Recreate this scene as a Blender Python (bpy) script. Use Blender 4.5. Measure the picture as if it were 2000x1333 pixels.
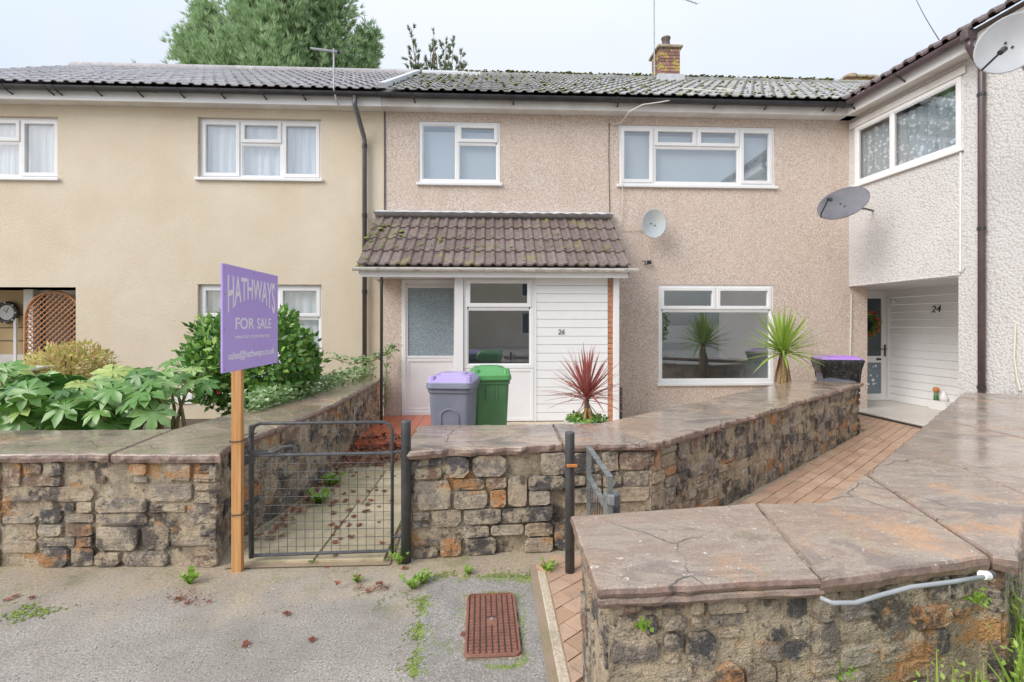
import bpy, bmesh, math, random
from mathutils import Vector, Matrix, noise
R = math.radians
PI = math.pi
random.seed(11)
rnd = random.random
def U(a, b): return a + (b - a) * random.random()
for o in list(bpy.data.objects): bpy.data.objects.remove(o)
sc = bpy.context.scene
COL = sc.collection
V = Vector

# ------------------------------------------------------------------ camera
F, TH, HZ, CZ = 944.0, R(2.6), 632.0, 1.5
cd = bpy.data.cameras.new('camera'); cam = bpy.data.objects.new('camera', cd); COL.objects.link(cam)
cam.location = (0, 0, CZ); cam.rotation_euler = (PI / 2, 0, -TH)
cd.sensor_width = 36; cd.lens = F / 2000 * 36; cd.shift_y = (HZ - 666.5) / 2000
cd.clip_start = 0.05; cd.clip_end = 1500
sc.camera = cam

# ------------------------------------------------------------------ overcast sky
w = bpy.data.worlds.new('World'); sc.world = w; w.use_nodes = True
n = w.node_tree.nodes; l = w.node_tree.links; n.clear()
SUN_EL, SUN_AZ = R(38), R(236)          # azimuth: clockwise from +Y (behind the camera, a little left)
out = n.new('ShaderNodeOutputWorld'); add = n.new('ShaderNodeAddShader')
b1 = n.new('ShaderNodeBackground'); b1.inputs[1].default_value = 0.05
sky = n.new('ShaderNodeTexSky'); sky.sky_type = 'NISHITA'; sky.sun_disc = False
sky.sun_elevation = SUN_EL; sky.sun_rotation = SUN_AZ; sky.air_density = 1.0; sky.dust_density = 3.0
b2 = n.new('ShaderNodeBackground'); b2.inputs[1].default_value = 1.0
tc = n.new('ShaderNodeTexCoord'); sx = n.new('ShaderNodeSeparateXYZ')
mp = n.new('ShaderNodeMapRange'); mp.inputs[1].default_value = 0; mp.inputs[2].default_value = 1
mp.inputs[3].default_value = 0.26; mp.inputs[4].default_value = 0.78     # overcast: zenith about three times the horizon
nz = n.new('ShaderNodeTexNoise'); nz.inputs['Scale'].default_value = 1.6; nz.inputs['Detail'].default_value = 5
rp = n.new('ShaderNodeValToRGB')
rp.color_ramp.elements[0].position = 0.38; rp.color_ramp.elements[0].color = (0.77, 0.88, 1.0, 1)
rp.color_ramp.elements[1].position = 0.62; rp.color_ramp.elements[1].color = (0.98, 0.99, 1.0, 1)
mx = n.new('ShaderNodeVectorMath'); mx.operation = 'SCALE'
l.new(tc.outputs['Generated'], sx.inputs[0]); l.new(sx.outputs[2], mp.inputs[0])
l.new(tc.outputs['Generated'], nz.inputs['Vector']); l.new(nz.outputs[0], rp.inputs[0])
l.new(rp.outputs[0], mx.inputs[0]); l.new(mp.outputs[0], mx.inputs['Scale'])
l.new(mx.outputs[0], b2.inputs[0]); l.new(sky.outputs[0], b1.inputs[0])
l.new(b1.outputs[0], add.inputs[0]); l.new(b2.outputs[0], add.inputs[1]); l.new(add.outputs[0], out.inputs[0])
sd = bpy.data.lights.new('sun', 'SUN'); sd.energy = 1.5; sd.angle = R(35); sd.color = (1, 0.97, 0.93)
sun = bpy.data.objects.new('sun', sd); COL.objects.link(sun)
sdir = V((math.sin(SUN_AZ) * math.cos(SUN_EL), math.cos(SUN_AZ) * math.cos(SUN_EL), math.sin(SUN_EL)))
sun.rotation_euler = sdir.to_track_quat('Z', 'Y').to_euler(); sun.location = sdir * 40
vs = sc.view_settings; vs.view_transform = 'Standard'; vs.look = 'None'; vs.gamma = 1; vs.use_curve_mapping = False
vs.exposure = 0.68

# ------------------------------------------------------------------ pixel -> place helpers (2000 px wide photograph)
FW = V((math.sin(TH), math.cos(TH), 0)); RT = V((math.cos(TH), -math.sin(TH), 0)); CAMP = V((0, 0, CZ))
def ray(px, py): return FW + RT * ((px - 1000) / F) + V((0, 0, (HZ - py) / F))
def PY(px, py, Y): d = ray(px, py); return CAMP + d * (Y / d.y)
def PZ(px, py, z):
    d = ray(px, py); return CAMP + d * ((z - CZ) / d.z)
def PT(px, py, t): return CAMP + ray(px, py) * t
def GX(px, Y): return PY(px, HZ, Y).x

# ------------------------------------------------------------------ mesh builder
class MB:
    def __init__(s): s.v = []; s.f = []
    def add(s, vs, fs):
        k = len(s.v); s.v += [V(p) for p in vs]; s.f += [tuple(i + k for i in f) for f in fs]; return s
    def box(s, x0, x1, y0, y1, z0, z1):
        return s.add([(x0,y0,z0),(x1,y0,z0),(x1,y1,z0),(x0,y1,z0),(x0,y0,z1),(x1,y0,z1),(x1,y1,z1),(x0,y1,z1)],
                     [(0,3,2,1),(4,5,6,7),(0,1,5,4),(1,2,6,5),(2,3,7,6),(3,0,4,7)])
    def ring(s, x0, x1, z0, z1, y0, y1, t, tb=None):
        tb = t if tb is None else tb
        o = [(x0,z0),(x1,z0),(x1,z1),(x0,z1)]; i = [(x0+t,z0+tb),(x1-t,z0+tb),(x1-t,z1-t),(x0+t,z1-t)]
        vs = [(p[0],y0,p[1]) for p in o] + [(p[0],y0,p[1]) for p in i] + [(p[0],y1,p[1]) for p in o] + [(p[0],y1,p[1]) for p in i]
        fs = []
        for k in range(4):
            j = (k+1) % 4
            fs += [(k,j,4+j,4+k),(8+j,8+k,12+k,12+j),(k,8+k,8+j,j),(4+k,4+j,12+j,12+k)]
        return s.add(vs, fs)
    def tube(s, pts, r, n=8, cap=True):
        pts = [V(p) for p in pts]; rs = r if isinstance(r, (list, tuple)) else [r]*len(pts)
        k0 = len(s.v); up = None
        for i, p in enumerate(pts):
            t = (pts[min(i+1,len(pts)-1)] - pts[max(i-1,0)]).normalized()
            if up is None: up = t.orthogonal().normalized()
            up = (up - t*up.dot(t))
            up = up.normalized() if up.length > 1e-6 else t.orthogonal().normalized()
            b = t.cross(up)
            for a in range(n):
                q = 2*PI*a/n; s.v.append(p + (up*math.cos(q) + b*math.sin(q))*rs[i])
        for i in range(len(pts)-1):
            for a in range(n):
                b_ = (a+1) % n
                s.f.append((k0+i*n+a, k0+i*n+b_, k0+(i+1)*n+b_, k0+(i+1)*n+a))
        if cap:
            s.f.append(tuple(k0+a for a in reversed(range(n)))); s.f.append(tuple(k0+(len(pts)-1)*n+a for a in range(n)))
        return s
    def loft(s, rings, cap0=True, cap1=True):
        k0 = len(s.v); n_ = len(rings[0])
        for r in rings: s.v += [V(p) for p in r]
        for i in range(len(rings)-1):
            for a in range(n_):
                b = (a+1) % n_; s.f.append((k0+i*n_+a, k0+i*n_+b, k0+(i+1)*n_+b, k0+(i+1)*n_+a))
        if cap0: s.f.append(tuple(k0+a for a in reversed(range(n_))))
        if cap1: s.f.append(tuple(k0+(len(rings)-1)*n_+a for a in range(n_)))
        return s
    def prism(s, poly, z0, z1):
        return s.loft([[(p[0],p[1],z0) for p in poly], [(p[0],p[1],z1) for p in poly]])
    def tf(s, fn): s.v = [V(fn(p)) for p in s.v]; return s
    def mesh(s, name, mat=None, smooth=False, org=V((0,0,0))):
        m = bpy.data.meshes.new(name); m.from_pydata([p - org for p in s.v], [], s.f)
        bm = bmesh.new(); bm.from_mesh(m); bmesh.ops.recalc_face_normals(bm, faces=bm.faces); bm.to_mesh(m); bm.free()
        if mat: m.materials.append(mat)
        if smooth:
            for p in m.polygons: p.use_smooth = True
        return m
    def raw(s, name, mat=None, smooth=False, org=V((0,0,0))):
        m = bpy.data.meshes.new(name); m.from_pydata([p - org for p in s.v], [], s.f)
        if mat: m.materials.append(mat)
        if smooth:
            for p in m.polygons: p.use_smooth = True
        return m
    def build(s, name, mat, parent=None, smooth=False, bevel=0, kind=None, org=None, raw=False):
        o_ = ORG.get(parent, V((0,0,0))) if parent else (V(org) if org is not None else V((0,0,0)))
        m = (s.raw if raw else s.mesh)(name, mat, smooth, o_)
        o = bpy.data.objects.new(name, m); COL.objects.link(o)
        ORG[o] = o_
        if parent: o.parent = parent
        else: o.location = o_
        if bevel:
            b = o.modifiers.new('bevel', 'BEVEL'); b.width = bevel; b.segments = 2; b.limit_method = 'ANGLE'; b.angle_limit = R(40)
        if kind: o['kind'] = kind
        return o
ORG = {}
def tag(o, label, cat, group=None):
    o['label'] = label; o['category'] = cat
    if group: o['group'] = group
    return o
def thing(name, loc, label, cat, group=None):
    o = bpy.data.objects.new(name, None); COL.objects.link(o); o.location = loc; o.empty_display_size = 0.2
    ORG[o] = V(loc); return tag(o, label, cat, group)
def inst(name, mesh, parent, mat4):
    """an object that shares mesh data; mat4 is its world matrix"""
    o = bpy.data.objects.new(name, mesh); COL.objects.link(o)
    if parent:
        o.parent = parent; o.matrix_local = Matrix.Translation(-ORG[parent]) @ mat4
    else: o.matrix_world = mat4
    return o
def frame4(org, ex, ey, ez, s=(1,1,1)):
    m = Matrix.Identity(4)
    for i, (a, k) in enumerate(zip((ex, ey, ez), s)):
        for j in range(3): m[j][i] = a[j]*k
    for j in range(3): m[j][3] = org[j]
    return m

# ------------------------------------------------------------------ materials
class G:
    def __init__(s, name, rough=0.6, spec=0.5, metal=0.0):
        s.m = bpy.data.materials.new(name); s.m.use_nodes = True; s.n = s.m.node_tree.nodes; s.l = s.m.node_tree.links
        s.b = s.n['Principled BSDF']; s.b.inputs['Roughness'].default_value = rough
        s.b.inputs['Specular IOR Level'].default_value = spec; s.b.inputs['Metallic'].default_value = metal
        s.g = s.n.new('ShaderNodeNewGeometry')
        s._p = s.g.outputs['Position']
    def vec(s, scale):
        m = s.n.new('ShaderNodeMapping'); m.inputs['Scale'].default_value = scale; s.l.new(s._p, m.inputs[0]); return m.outputs[0]
    def noise(s, scale, detail=4, rough=.55, dist=0, vec=None):
        t = s.n.new('ShaderNodeTexNoise'); t.inputs['Scale'].default_value = scale; t.inputs['Detail'].default_value = detail
        t.inputs['Roughness'].default_value = rough; t.inputs['Distortion'].default_value = dist
        s.l.new(vec or s._p, t.inputs['Vector']); return t.outputs[0]
    def vor(s, scale, feature='F1', vec=None, outn='Distance'):
        t = s.n.new('ShaderNodeTexVoronoi'); t.feature = feature; t.inputs['Scale'].default_value = scale
        s.l.new(vec or s._p, t.inputs['Vector']); return t.outputs[outn]
    def ramp(s, fac, stops, interp='LINEAR'):
        r = s.n.new('ShaderNodeValToRGB'); e = r.color_ramp.elements; r.color_ramp.interpolation = interp
        while len(e) < len(stops): e.new(0.5)
        for k, (p, c) in zip(e, stops):
            k.position = p; k.color = (c, c, c, 1) if isinstance(c, (int, float)) else (*c, 1)
        s.l.new(fac, r.inputs[0]); return r.outputs[0]
    def mix(s, fac, a, b, mode='MIX'):
        m = s.n.new('ShaderNodeMixRGB'); m.blend_type = mode
        for k, x in enumerate((fac, a, b)):
            if isinstance(x, (int, float)): m.inputs[k].default_value = x if k == 0 else (x, x, x, 1)
            elif isinstance(x, tuple): m.inputs[k].default_value = (*x, 1)
            else: s.l.new(x, m.inputs[k])
        return m.outputs[0]
    def math(s, op, a, b=0.0):
        m = s.n.new('ShaderNodeMath'); m.operation = op
        for k, x in enumerate((a, b)):
            if isinstance(x, (int, float)): m.inputs[k].default_value = x
            else: s.l.new(x, m.inputs[k])
        return m.outputs[0]
    def col(s, c):
        if isinstance(c, tuple): s.b.inputs['Base Color'].default_value = (*c, 1)
        else: s.l.new(c, s.b.inputs['Base Color'])
        return s
    def rough(s, r): s.l.new(r, s.b.inputs['Roughness']); return s
    def bump(s, h, strength=.5, dist=.01):
        b = s.n.new('ShaderNodeBump'); b.inputs['Strength'].default_value = strength; b.inputs['Distance'].default_value = dist
        s.l.new(h, b.inputs['Height']); s.l.new(b.outputs[0], s.b.inputs['Normal']); return s
    def orand(s):
        o = s.n.new('ShaderNodeObjectInfo'); return o.outputs['Random']
    def isl(s): return s.g.outputs['Random Per Island']
    def z(s):
        x = s.n.new('ShaderNodeSeparateXYZ'); s.l.new(s._p, x.inputs[0]); return x.outputs[2]

def simple(name, c, rough=.5, c2=None, scale=6, bump=0, bscale=80, spec=.5, metal=0):
    g = G(name, rough, spec, metal)
    if c2: g.col(g.mix(g.ramp(g.noise(scale, 6), [(.35, 0), (.65, 1)]), c, c2))
    else: g.col(c)
    if bump: g.bump(g.noise(bscale, 4), bump, .01)
    return g.m

# cream roughcast
g = G('cream_render', .9, .2)
c = g.mix(g.ramp(g.noise(1.1, 6), [(.3, 0), (.7, 1)]), (.70, .60, .465), (.78, .695, .575))
c = g.mix(g.ramp(g.noise(110, 3), [(.35, 0), (.65, 1)]), g.mix(.0, c, c), g.mix(1, c, (.86, .84, .80), 'MULTIPLY'))
c = g.mix(g.ramp(g.noise(1, 5, vec=g.vec((1.6, 1.6, .7))), [(.5, 0), (.78, .18)]), c, (.55, .42, .27))
g.col(c); g.bump(g.math('ADD', g.noise(150, 3), g.vor(80)), .55, .010); CREAM = g.m
# pink pebbledash
g = G('pink_pebbledash', .85, .25)
cell = g.vor(75, outn='Color')
c = g.ramp(cell, [(.10, (.40, .29, .235)), (.34, (.54, .425, .36)), (.6, (.62, .525, .46)), (.9, (.74, .69, .64))])
c = g.mix(g.ramp(g.noise(1.5, 6), [(.3, 0), (.7, .45)]), c, (.66, .54, .46))
c = g.mix(g.ramp(g.noise(1, 5, vec=g.vec((4, 4, .4))), [(.55, 0), (.8, .35)]), c, (.46, .32, .24))
g.col(c); g.bump(g.math('SUBTRACT', 1.0, g.vor(75)), .6, .010); PINK = g.m
# white roughcast
g = G('white_roughcast', .85, .25)
h = g.math('ADD', g.math('MULTIPLY', g.vor(34), .9), g.math('MULTIPLY', g.noise(60, 4, .6), .35))
c = g.mix(g.ramp(g.noise(1.3, 6), [(.3, 0), (.7, 1)]), (.58, .57, .565), (.65, .64, .635))
c = g.mix(g.ramp(h, [(.62, 0), (.85, .45)]), c, (.42, .39, .37))
g.col(c); g.bump(h, .6, -.016); ROUGH = g.m
UPVC = simple('white_upvc', (.80, .80, .81), .28, (.75, .75, .755), 2.5)
UPVCD = simple('weathered_white_upvc', (.74, .735, .72), .4, (.60, .57, .53), 3)
g = G('porch_gutter_white', .4)
g.col(g.mix(g.ramp(g.noise(1, 6, vec=g.vec((9, 9, 40))), [(.48, 0), (.7, .7)]), (.76, .755, .73), (.30, .30, .22))); GUTW = g.m
CLAD = simple('white_cladding', (.83, .835, .845), .35, (.80, .805, .815), 4)
BLACK = simple('black_plastic', (.022, .022, .028), .28, (.045, .043, .045), 5)
GREYPIPE = simple('dark_grey_pipe', (.075, .072, .08), .3, (.11, .10, .105), 5)
BROWNPIPE = simple('brown_pipe', (.085, .062, .07), .3, (.12, .085, .09), 5)
LEAD = simple('lead_flashing', (.50, .52, .55), .5, (.60, .61, .63), 7, .2, 20)
def glass(name, tint=(.93, .96, .97), k=1.0):
    m = bpy.data.materials.new(name); m.use_nodes = True; nn = m.node_tree.nodes; ll = m.node_tree.links; nn.clear()
    o = nn.new('ShaderNodeOutputMaterial'); t = nn.new('ShaderNodeBsdfTransparent'); t.inputs[0].default_value = (*tint, 1)
    gl = nn.new('ShaderNodeBsdfGlossy'); gl.inputs['Roughness'].default_value = .015; gl.inputs[0].default_value = (.95, .97, 1, 1)
    fr = nn.new('ShaderNodeFresnel'); fr.inputs[0].default_value = 1.55
    mr = nn.new('ShaderNodeMapRange'); mr.inputs[1].default_value = 0; mr.inputs[2].default_value = 1
    mr.inputs[3].default_value = .16*k; mr.inputs[4].default_value = 1
    mxs = nn.new('ShaderNodeMixShader'); ll.new(fr.outputs[0], mr.inputs[0])
    gm_ = nn.new('ShaderNodeNewGeometry'); sb = nn.new('ShaderNodeMath'); sb.operation = 'SUBTRACT'; sb.inputs[0].default_value = 1; ll.new(gm_.outputs['Backfacing'], sb.inputs[1])
    ml = nn.new('ShaderNodeMath'); ml.operation = 'MULTIPLY'; ll.new(mr.outputs[0], ml.inputs[0]); ll.new(sb.outputs[0], ml.inputs[1]); ll.new(ml.outputs[0], mxs.inputs[0])
    ll.new(t.outputs[0], mxs.inputs[1]); ll.new(gl.outputs[0], mxs.inputs[2]); ll.new(mxs.outputs[0], o.inputs[0]); return m
GLASS = glass('window_glass', k=1.5)
g = G('obscure_glass', .16, .7)
v = g.vor(70, 'SMOOTH_F1')
g.col(g.mix(g.ramp(v, [(.1, 0), (.55, 1)]), (.36, .44, .46), (.20, .26, .30))); g.bump(v, .9, .01); OBSC = g.m
g = G('net_curtain', .9, .1)
g.col(g.mix(g.ramp(g.noise(1, 3, vec=g.vec((26, 26, 1.2))), [(.35, 0), (.65, 1)]), (.66, .67, .70), (.82, .83, .85)))
g.bump(g.noise(1, 2, vec=g.vec((30, 30, .8))), .8, .03); NET = g.m
g = G('lace_curtain', .9, .1)
lv = g.vor(16)
g.col(g.mix(g.ramp(lv, [(.25, 0), (.42, 1)]), (.80, .82, .84), (.40, .44, .47))); g.bump(g.noise(1, 2, vec=g.vec((30, 30, .8))), .8, .03); LACE = g.m
SKYTONE = simple('sky_reflection_tone', (.47, .50, .535), .8, (.50, .525, .555), 1)  # flat grey-blue painted to stand for sky mirrored in the upper panes
ROOM = simple('room_plaster', (.66, .66, .64), .9, (.60, .60, .59), 1)
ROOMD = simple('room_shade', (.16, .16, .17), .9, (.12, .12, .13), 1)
def tilemat(name, a, b, moss, mossamt, rough=.45):
    g = G(name, rough, .5)
    c = g.mix(g.orand(), a, b)
    c = g.mix(g.ramp(g.noise(9, 6), [(.4, 0), (.7, .6)]), c, tuple(x*.6 for x in a))
    c = g.mix(g.ramp(g.noise(60, 3), [(.60, 0), (.70, .5)]), c, (.55, .53, .50))
    c = g.mix(g.ramp(g.noise(3.2, 7, .7), [(.62-mossamt, 0), (.70-mossamt*.5, .85)]), c, moss)
    g.col(c); g.bump(g.noise(120, 4), .4, .006); g.rough(g.ramp(g.noise(4, 4), [(.3, rough-.15), (.7, rough+.2)])); return g.m
TILE_P = tilemat('porch_tile_brown', (.17, .125, .115), (.235, .185, .172), (.25, .23, .09), .06)
TILE_L = tilemat('roof_tile_grey', (.36, .34, .35), (.48, .455, .465), (.24, .16, .13), .02, .3)
TILE_M = tilemat('roof_tile_lichen', (.28, .28, .275), (.40, .395, .40), (.25, .25, .10), .11, .33)
TILE_W = tilemat('roof_tile_purple', (.165, .125, .125), (.215, .165, .165), (.2, .19, .12), .0)
MOSS = simple('moss', (.12, .19, .03), .95, (.27, .33, .07), 18, .6, 200)
MOSSR = simple('roof_moss', (.15, .18, .04), .95, (.28, .27, .07), 14, .6, 120)
g = G('orange_brick', .85, .2)
c = g.mix(g.orand(), (.50, .20, .11), (.56, .29, .17)); g.col(g.mix(g.ramp(g.noise(30, 5), [(.4, 0), (.7, .7)]), c, (.30, .14, .10))); g.bump(g.noise(90), .5, .006); BRICK = g.m
g = G('chimney_brick', .85, .2)
c = g.mix(g.orand(), (.22, .13, .12), (.38, .21, .16)); c = g.mix(g.ramp(g.noise(6, 5), [(.5, 0), (.58, .9)]), c, (.50, .40, .10)); g.col(c); g.bump(g.noise(60), .5, .006); CBRICK = g.m
# rubble stone: each stone its own tint; stains, lime smears and rust run over stones and mortar alike
def weather(g, c):
    c = g.mix(g.ramp(g.noise(9, 9, .75), [(.47, 0), (.56, .8)]), c, (.70, .575, .41))          # lime smear
    c = g.mix(g.ramp(g.noise(3.4, 8, .72), [(.525, 0), (.575, .85)]), c, (.085, .075, .068))       # black damp stain
    c = g.mix(g.ramp(g.noise(1, 7, .72, vec=g.vec((11, 11, 1.6))), [(.60, 0), (.68, .65)]), c, (.13, .105, .085))
    c = g.mix(g.ramp(g.noise(2.3, 8, .75, vec=g.vec((1.0, 1.0, 1.7))), [(.575, 0), (.63, .8)]), c, (.66, .33, .12))   # rust
    c = g.mix(g.ramp(g.noise(3.0, 8, .75, vec=g.vec((1.3, 1.1, 1.2))), [(.59, 0), (.67, .75)]), c, (.68, .63, .54))   # pale patch
    c = g.mix(g.ramp(g.noise(5.5, 8, .75), [(.62, 0), (.70, .7)]), c, (.24, .28, .08))           # algae
    c = g.mix(g.ramp(g.noise(64, 4, .7), [(.60, 0), (.70, .65)]), c, (.62, .58, .50))
    return g.mix(g.ramp(g.noise(50, 6, .75), [(.34, .8), (.46, 0)]), c, (.06, .052, .047))
g = G('rubble_stone', .55, .5)
c = g.ramp(g.orand(), [(.0, (.10, .092, .095)), (.15, (.44, .35, .26)), (.28, (.25, .21, .185)), (.40, (.52, .40, .28)), (.53, (.28, .175, .125)), (.65, (.38, .32, .26)), (.75, (.12, .112, .115)), (.85, (.64, .30, .12)), (.91, (.30, .255, .22)), (.96, (.54, .47, .38))], 'CONSTANT')
g.col(weather(g, c)); g.rough(g.ramp(g.noise(7, 4), [(.35, .22), (.65, .75)]))
g.bump(g.math('ADD', g.noise(1, 9, .75, vec=g.vec((24, 24, 58))), g.noise(130, 3)), 1.0, .022); STONE = g.m
g = G('lime_mortar', .85, .25)
c = g.mix(g.ramp(g.noise(9, 8, .7), [(.32, 0), (.62, 1)]), (.34, .275, .20), (.66, .545, .395))
g.col(weather(g, c)); g.bump(g.math('ADD', g.noise(22, 9, .75), g.noise(140, 3)), 1.0, .024); MORTAR = g.m
# wet riven coping slabs
g = G('wet_riven_sandstone', .3, .5)
r = g.orand()
mpn = g.n.new('ShaderNodeMapping'); mpn.inputs['Rotation'].default_value = (0, 0, R(30)); mpn.inputs['Scale'].default_value = (1.0, 2.3, 2.3); g.l.new(g._p, mpn.inputs[0]); vv = mpn.outputs[0]
big = g.noise(1.7, 10, .68, .5, vec=vv)
c = g.ramp(big, [(.32, (.13, .105, .095)), (.42, (.24, .195, .165)), (.48, (.37, .31, .25)), (.53, (.25, .185, .15)), (.60, (.34, .255, .195)), (.67, (.20, .165, .15)), (.75, (.46, .42, .385))])
c = g.mix(g.math('MULTIPLY', r, .55), c, (.19, .175, .165))
c = g.mix(g.ramp(g.noise(2.1, 8, .7), [(.56, 0), (.66, .65)]), c, (.44, .25, .125))
c = g.mix(g.ramp(g.noise(150, 3, .7), [(.38, .5), (.5, 0)]), c, (.09, .08, .075))
c = g.mix(g.ramp(g.noise(34, 7, .75), [(.61, 0), (.66, .85)]), c, (.66, .63, .56))
c = g.mix(g.ramp(g.noise(3.5, 8, .75), [(.58, 0), (.70, .55)]), c, (.21, .20, .085))
c = g.mix(1, c, (1.42, 1.33, 1.24), 'MULTIPLY')
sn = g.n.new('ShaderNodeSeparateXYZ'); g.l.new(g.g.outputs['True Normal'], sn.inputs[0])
c = g.mix(g.ramp(sn.outputs[2], [(.35, .8), (.8, 0)]), c, g.ramp(g.noise(19, 8, .7), [(.35, (.10, .07, .062)), (.55, (.24, .15, .125)), (.7, (.33, .27, .22))]))   # side faces mixed to a darker purple-brown
wv = g.n.new('ShaderNodeVectorMath'); wv.operation = 'ADD'; nzc = g.n.new('ShaderNodeTexNoise'); nzc.inputs['Scale'].default_value = 3.5; nzc.inputs['Detail'].default_value = 6; g.l.new(g._p, nzc.inputs['Vector'])
sv = g.n.new('ShaderNodeVectorMath'); sv.operation = 'SCALE'; sv.inputs['Scale'].default_value = .18; g.l.new(nzc.outputs['Color'], sv.inputs[0]); g.l.new(g._p, wv.inputs[0]); g.l.new(sv.outputs[0], wv.inputs[1])
crk = g.math('MULTIPLY', g.ramp(g.vor(1.5, 'DISTANCE_TO_EDGE', vec=wv.outputs[0]), [(.002, 1), (.007, 0)]), g.ramp(g.noise(1.3, 3), [(.48, 0), (.56, 1)]))
c = g.mix(crk, c, (.04, .034, .03))
g.col(c)
g.rough(g.ramp(g.noise(2.6, 6, .65), [(.38, .10), (.50, .22), (.66, .5)]))
g.l.new(g.math('MULTIPLY', g.ramp(g.noise(1.9, 7, .6), [(.36, 1.0), (.50, .75), (.60, .15)]), g.ramp(sn.outputs[2], [(.6, 0), (.9, 1)])), g.b.inputs['Coat Weight']); bc = g.n.new('ShaderNodeBump'); bc.inputs['Strength'].default_value = .22; bc.inputs['Distance'].default_value = .008; g.l.new(g.math('ADD', big, g.math('MULTIPLY', g.noise(12, 6, .65), .7)), bc.inputs['Height']); g.l.new(bc.outputs[0], g.b.inputs['Coat Normal']); g.b.inputs['Coat Roughness'].default_value = .05; g.b.inputs['Coat IOR'].default_value = 1.4
step = g.ramp(g.math('SUBTRACT', big, g.math('MULTIPLY', crk, .12)), [(.32, .0), (.42, .2), (.423, .36), (.48, .42), (.483, .6), (.56, .66), (.563, .85), (.70, 1.0)])
g.bump(g.math('ADD', g.math('MULTIPLY', step, 2.2), g.math('ADD', g.math('MULTIPLY', g.noise(28, 8, .7), .7), g.math('MULTIPLY', g.noise(170, 3), .15))), .45, .012); COPING = g.m
# ground
g = G('wet_asphalt', .5, .5)
sp = g.noise(95, 3, .7)
c = g.ramp(sp, [(.30, (.18, .16, .14)), (.48, (.37, .33, .29)), (.60, (.49, .445, .395)), (.72, (.70, .65, .58))])
c = g.mix(g.ramp(g.noise(1.1, 8, .68), [(.42, 0), (.62, .7)]), c, (.235, .205, .18))
yy = g.n.new('ShaderNodeSeparateXYZ'); g.l.new(g._p, yy.inputs[0])
dirt = g.math('ADD', g.math('MULTIPLY', yy.outputs[1], .9), g.math('MULTIPLY', g.noise(3.2, 8, .7), 1.6))
c = g.mix(g.ramp(g.math('SUBTRACT', dirt, 2.78), [(.25, 0), (.75, .85)]), c, g.ramp(g.noise(60, 5, .75), [(.32, (.26, .20, .135)), (.55, (.50, .41, .29)), (.7, (.66, .57, .44))]))   # silt washed against the walls
c = g.mix(g.ramp(g.noise(2.2, 9, .78), [(.56, 0), (.66, .65)]), c, (.17, .215, .06))
g.col(c); g.rough(g.ramp(g.noise(1.4, 6), [(.38, .16), (.62, .7)])); g.bump(g.noise(130, 4, .7), .8, .008); ASPH = g.m
g = G('tan_concrete', .6, .4)
c = g.ramp(g.noise(70, 4, .7), [(.32, (.36, .295, .215)), (.5, (.55, .465, .35)), (.7, (.68, .60, .49))])
c = g.mix(g.ramp(g.noise(2.5, 8, .7), [(.5, 0), (.7, .55)]), c, (.17, .15, .10)); g.col(c); g.bump(g.noise(90, 4), .6, .006); CONC = g.m
g = G('path_slab', .45, .45)
c = g.mix(g.orand(), (.44, .36, .235), (.56, .47, .33)); c = g.mix(g.ramp(g.noise(6, 7, .7), [(.42, 0), (.66, .6)]), c, (.22, .215, .10)); g.col(c)
g.rough(g.ramp(g.noise(3, 4), [(.35, .2), (.65, .6)])); g.bump(g.noise(70, 4), .5, .006); SLAB = g.m
g = G('clay_paver', .5, .45)
c = g.mix(g.orand(), (.46, .285, .19), (.57, .38, .265)); c = g.mix(g.ramp(g.noise(7, 6, .7), [(.45, 0), (.7, .55)]), c, (.27, .22, .17)); g.col(c); g.bump(g.noise(120, 4), .5, .005)
g.rough(g.ramp(g.noise(3, 4), [(.35, .25), (.65, .65)])); PAVER = g.m
PINKPAV = PAVER
JOINT = simple('sandy_joint', (.34, .25, .18), .9, (.27, .22, .13), 5, .5, 100)
REDTILE = simple('red_quarry_tile', (.60, .17, .08), .3, (.52, .14, .07), 6)
SOIL = simple('garden_soil', (.07, .05, .035), .95, (.12, .09, .06), 8, .9, 40)
PORCHFL = simple('cream_porch_floor', (.66, .63, .58), .35, (.60, .565, .51), 4)
def leafmat(name, stops, rough=.4, trans=.25):
    g = G(name, rough, .45); c = g.ramp(g.isl(), stops); g.col(c)
    nn, ll = g.n, g.l; t = nn.new('ShaderNodeBsdfTranslucent'); ll.new(c, t.inputs[0])
    m = nn.new('ShaderNodeMixShader'); m.inputs[0].default_value = trans
    o = nn['Material Output']; ll.new(g.b.outputs[0], m.inputs[1]); ll.new(t.outputs[0], m.inputs[2]); ll.new(m.outputs[0], o.inputs[0]); return g.m
L_CON = leafmat('cypress_foliage', [(0, (.24, .38, .17)), (.5, (.36, .52, .27)), (1, (.52, .64, .38))], .6, .45)
L_PINE = leafmat('pine_needles', [(0, (.16, .21, .13)), (1, (.30, .35, .21))], .6, .35)
L_CAM = leafmat('camellia_leaf', [(0, (.05, .14, .03)), (.5, (.14, .31, .06)), (.85, (.28, .48, .10)), (1, (.42, .54, .15))], .22, .25)
L_IVY = leafmat('ivy_leaf', [(0, (.11, .23, .06)), (.6, (.26, .41, .15)), (1, (.58, .62, .42))], .4)
L_YEL = leafmat('yellow_shrub_leaf', [(0, (.42, .44, .11)), (.55, (.66, .58, .22)), (1, (.62, .42, .22))], .5, .35)
L_OLIVE = leafmat('olive_shrub_leaf', [(0, (.20, .21, .08)), (1, (.38, .34, .16))], .6)
L_FERN = leafmat('fern_leaf', [(0, (.17, .32, .03)), (1, (.33, .50, .09))], .5, .35)
L_GRASS = leafmat('bright_grass', [(0, (.25, .42, .05)), (1, (.48, .62, .15))], .5, .4)
L_DEAD = leafmat('dead_leaf', [(0, (.12, .045, .03)), (.6, (.25, .085, .05)), (1, (.36, .17, .08))], .5, .15)
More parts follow.
